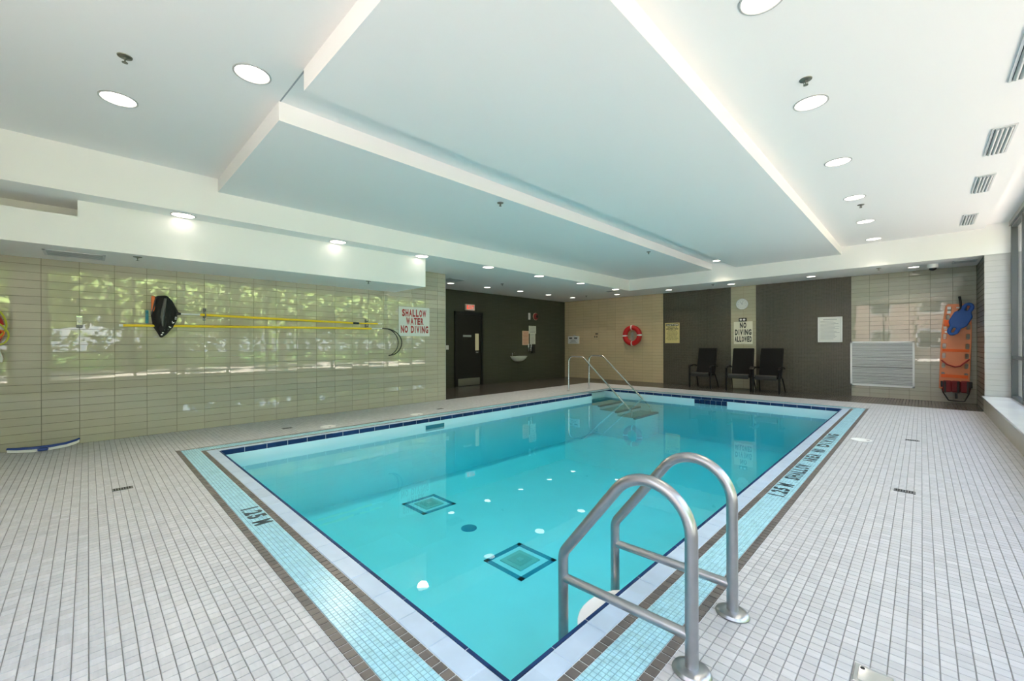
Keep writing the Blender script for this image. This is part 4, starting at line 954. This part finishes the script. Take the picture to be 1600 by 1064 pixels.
def lid(x, y, r, label, first=[]):
    if not first:
        t = thing('skimmer_lid', label, 'lid', (x,y,0), 0, 'round white deck lids')
        MB().lathe([(1,.0),(1,.004),(.96,.006),(.90,.006),(.88,.0045),(.001,.005)], 32, Matrix.Scale(r,4,(1,0,0)) @ Matrix.Scale(r,4,(0,1,0))).build('cover', MAT['wht'], t, smooth=True)
        MB().lathe([(.02,.005),(.02,.0058)], 12, Matrix.Translation((r*.6,0,0))).build('lift_hole', MAT['drain'], t); first.append(t)
    else: t = copy_tree(first[0]); t.location = (x,y,0); tag(t, label, 'lid', 'round white deck lids')
lid(-.576, 7.25, .115, 'round white deck lid beside the painted NO DIVING lettering'); lid(-6.70, 2.66, .115, 'round white deck lid below the poles on wall side deck'); lid(-6.66, 4.26, .115, 'round white deck lid near the skimmer mouth on wall side deck')
t = thing('anchor_cover', 'grey metal anchor cover set in deck at the photo bottom', 'cover', (-.135,2.135,0), math.radians(0))
MB().box(-.06,.06,-.075,.045,-.001,.006).build('plate', MAT['grille'], t, bevel=.003); MB().box(-.045,.055,-.06,.03,.006,.008).build('lid', MAT['chrome'], t, bevel=.001, seg=1); MB().lathe([(.008,.008),(.008,.009)], 12, Matrix.Translation((-.035,.02,0))).build('screw', MAT['drain_hole'], t)

# ================================================================== outside, seen through the windows and mirrored in the tiles
o = MB(); o.box(XW+.4, 13.5, -30, 45, -.3, 0); o.box(-25, XW+.4, -30, YN-.3, -.3, 0); structure(o.build('ground', MAT['paving']))
o = MB(); o.box(13.5, 70, -30, 60, -.3, .02); structure(o.build('lawn', MAT['lawn']))
def leaves(n, cx, cy, cz, rx, ry, rz_, size, seed):
    g = np.random.default_rng(seed); u = g.normal(size=(n,3)); u /= np.linalg.norm(u, axis=1)[:,None]
    rad = g.uniform(.45,1,(n,1))**.5; lump = 1+.22*np.sin(u[:,:1]*5+seed)*np.cos(u[:,1:2]*4)
    p = np.array([cx,cy,cz])+u*rad*lump*np.array([rx,ry,rz_])
    a = g.normal(size=(n,3)); a /= np.linalg.norm(a,axis=1)[:,None]; b = np.cross(a, g.normal(size=(n,3))); b /= np.linalg.norm(b,axis=1)[:,None]
    s_ = size*g.uniform(.6,1.3,(n,1)); a *= s_; b *= s_*.6
    V = np.stack([p-a, p-b, p+a, p+b], 1).reshape(-1,3); F = np.arange(4*n).reshape(-1,4); return V, F
trees = []
for k in range(2):
    t = thing('leafy_tree', 'leafy green tree outside the windows, mirrored in the glossy wall tiles', 'tree', (0,0,0), 0, 'trees outside the windows')
    MB().tube([(0,0,-.1),(.05,.03,1.5),(-.04,.05,3.0),(.05,0,4.6)], [.24,.19,.15,.06], 10).build('trunk', MAT['bark'], t, smooth=True)
    V, F = leaves(2600, 0, 0, 4.3, 2.2, 2.2, 2.3, .20, 11+k); link('crown', quads_mesh('crown', V, F), MAT['leaf'] if k == 0 else MAT['leaf2'], t)
    trees.append(t)
trees[0].location = (7.9, -1.9, 0); trees[1].location = (12.4, 1.4, 0)
spots = [(8.2,2.9),(12.8,6.0),(8.0,7.2),(12.6,10.4),(8.3,11.6),(12.9,14.8),(8.1,16.4),(12.5,19.2),(8.3,21.2),(12.7,24.0),(12.6,-3.0)]+[(18.5+.8*(k % 2),-6+4.4*k) for k in range(10)]
for k, (x, y) in enumerate(spots):
    t = copy_tree(trees[k % 2]); t.location = (x, y, 0); t.rotation_euler.z = k*1.3; s_ = (.80+.05*(k % 4))*(1 if k < 11 else 1.45); t.scale = (s_,s_,s_)
V, F = leaves(9000, 0, 0, .9, .7, 21.0, 1.3, .15, 5)
hd = link('hedge', quads_mesh('hedge', V, F), MAT['leaf'], None, (14.6, 12, 0)); tag(hd, 'clipped green hedge along the far side of the paving outside', 'hedge', kind='stuff')
bl = thing('apartment_building', 'pinkish brick building outside, mirrored in tiles beside the orange board', 'building', (-1.0,-22,0))
MB().box(-9,9,-5,0,0,9).build('wall', MAT['brick'], bl); MB().box(-9.3,9.3,-5.3,.3,9,9.3).build('roof', MAT['roofm'], bl)
for i in range(6):
    for j in range(3):
        x = -7.5+3*i; z = .9+2.8*j; w_ = MB().box(x-.7,x+.7,-.05,.06,z,z+1.5).build('window', MAT['wht'], bl); MB().box(x-.6,x+.6,.06,.08,z+.1,z+1.4).build('pane', MAT['pane_dark'], w_)
bpy.context.view_layer.update()
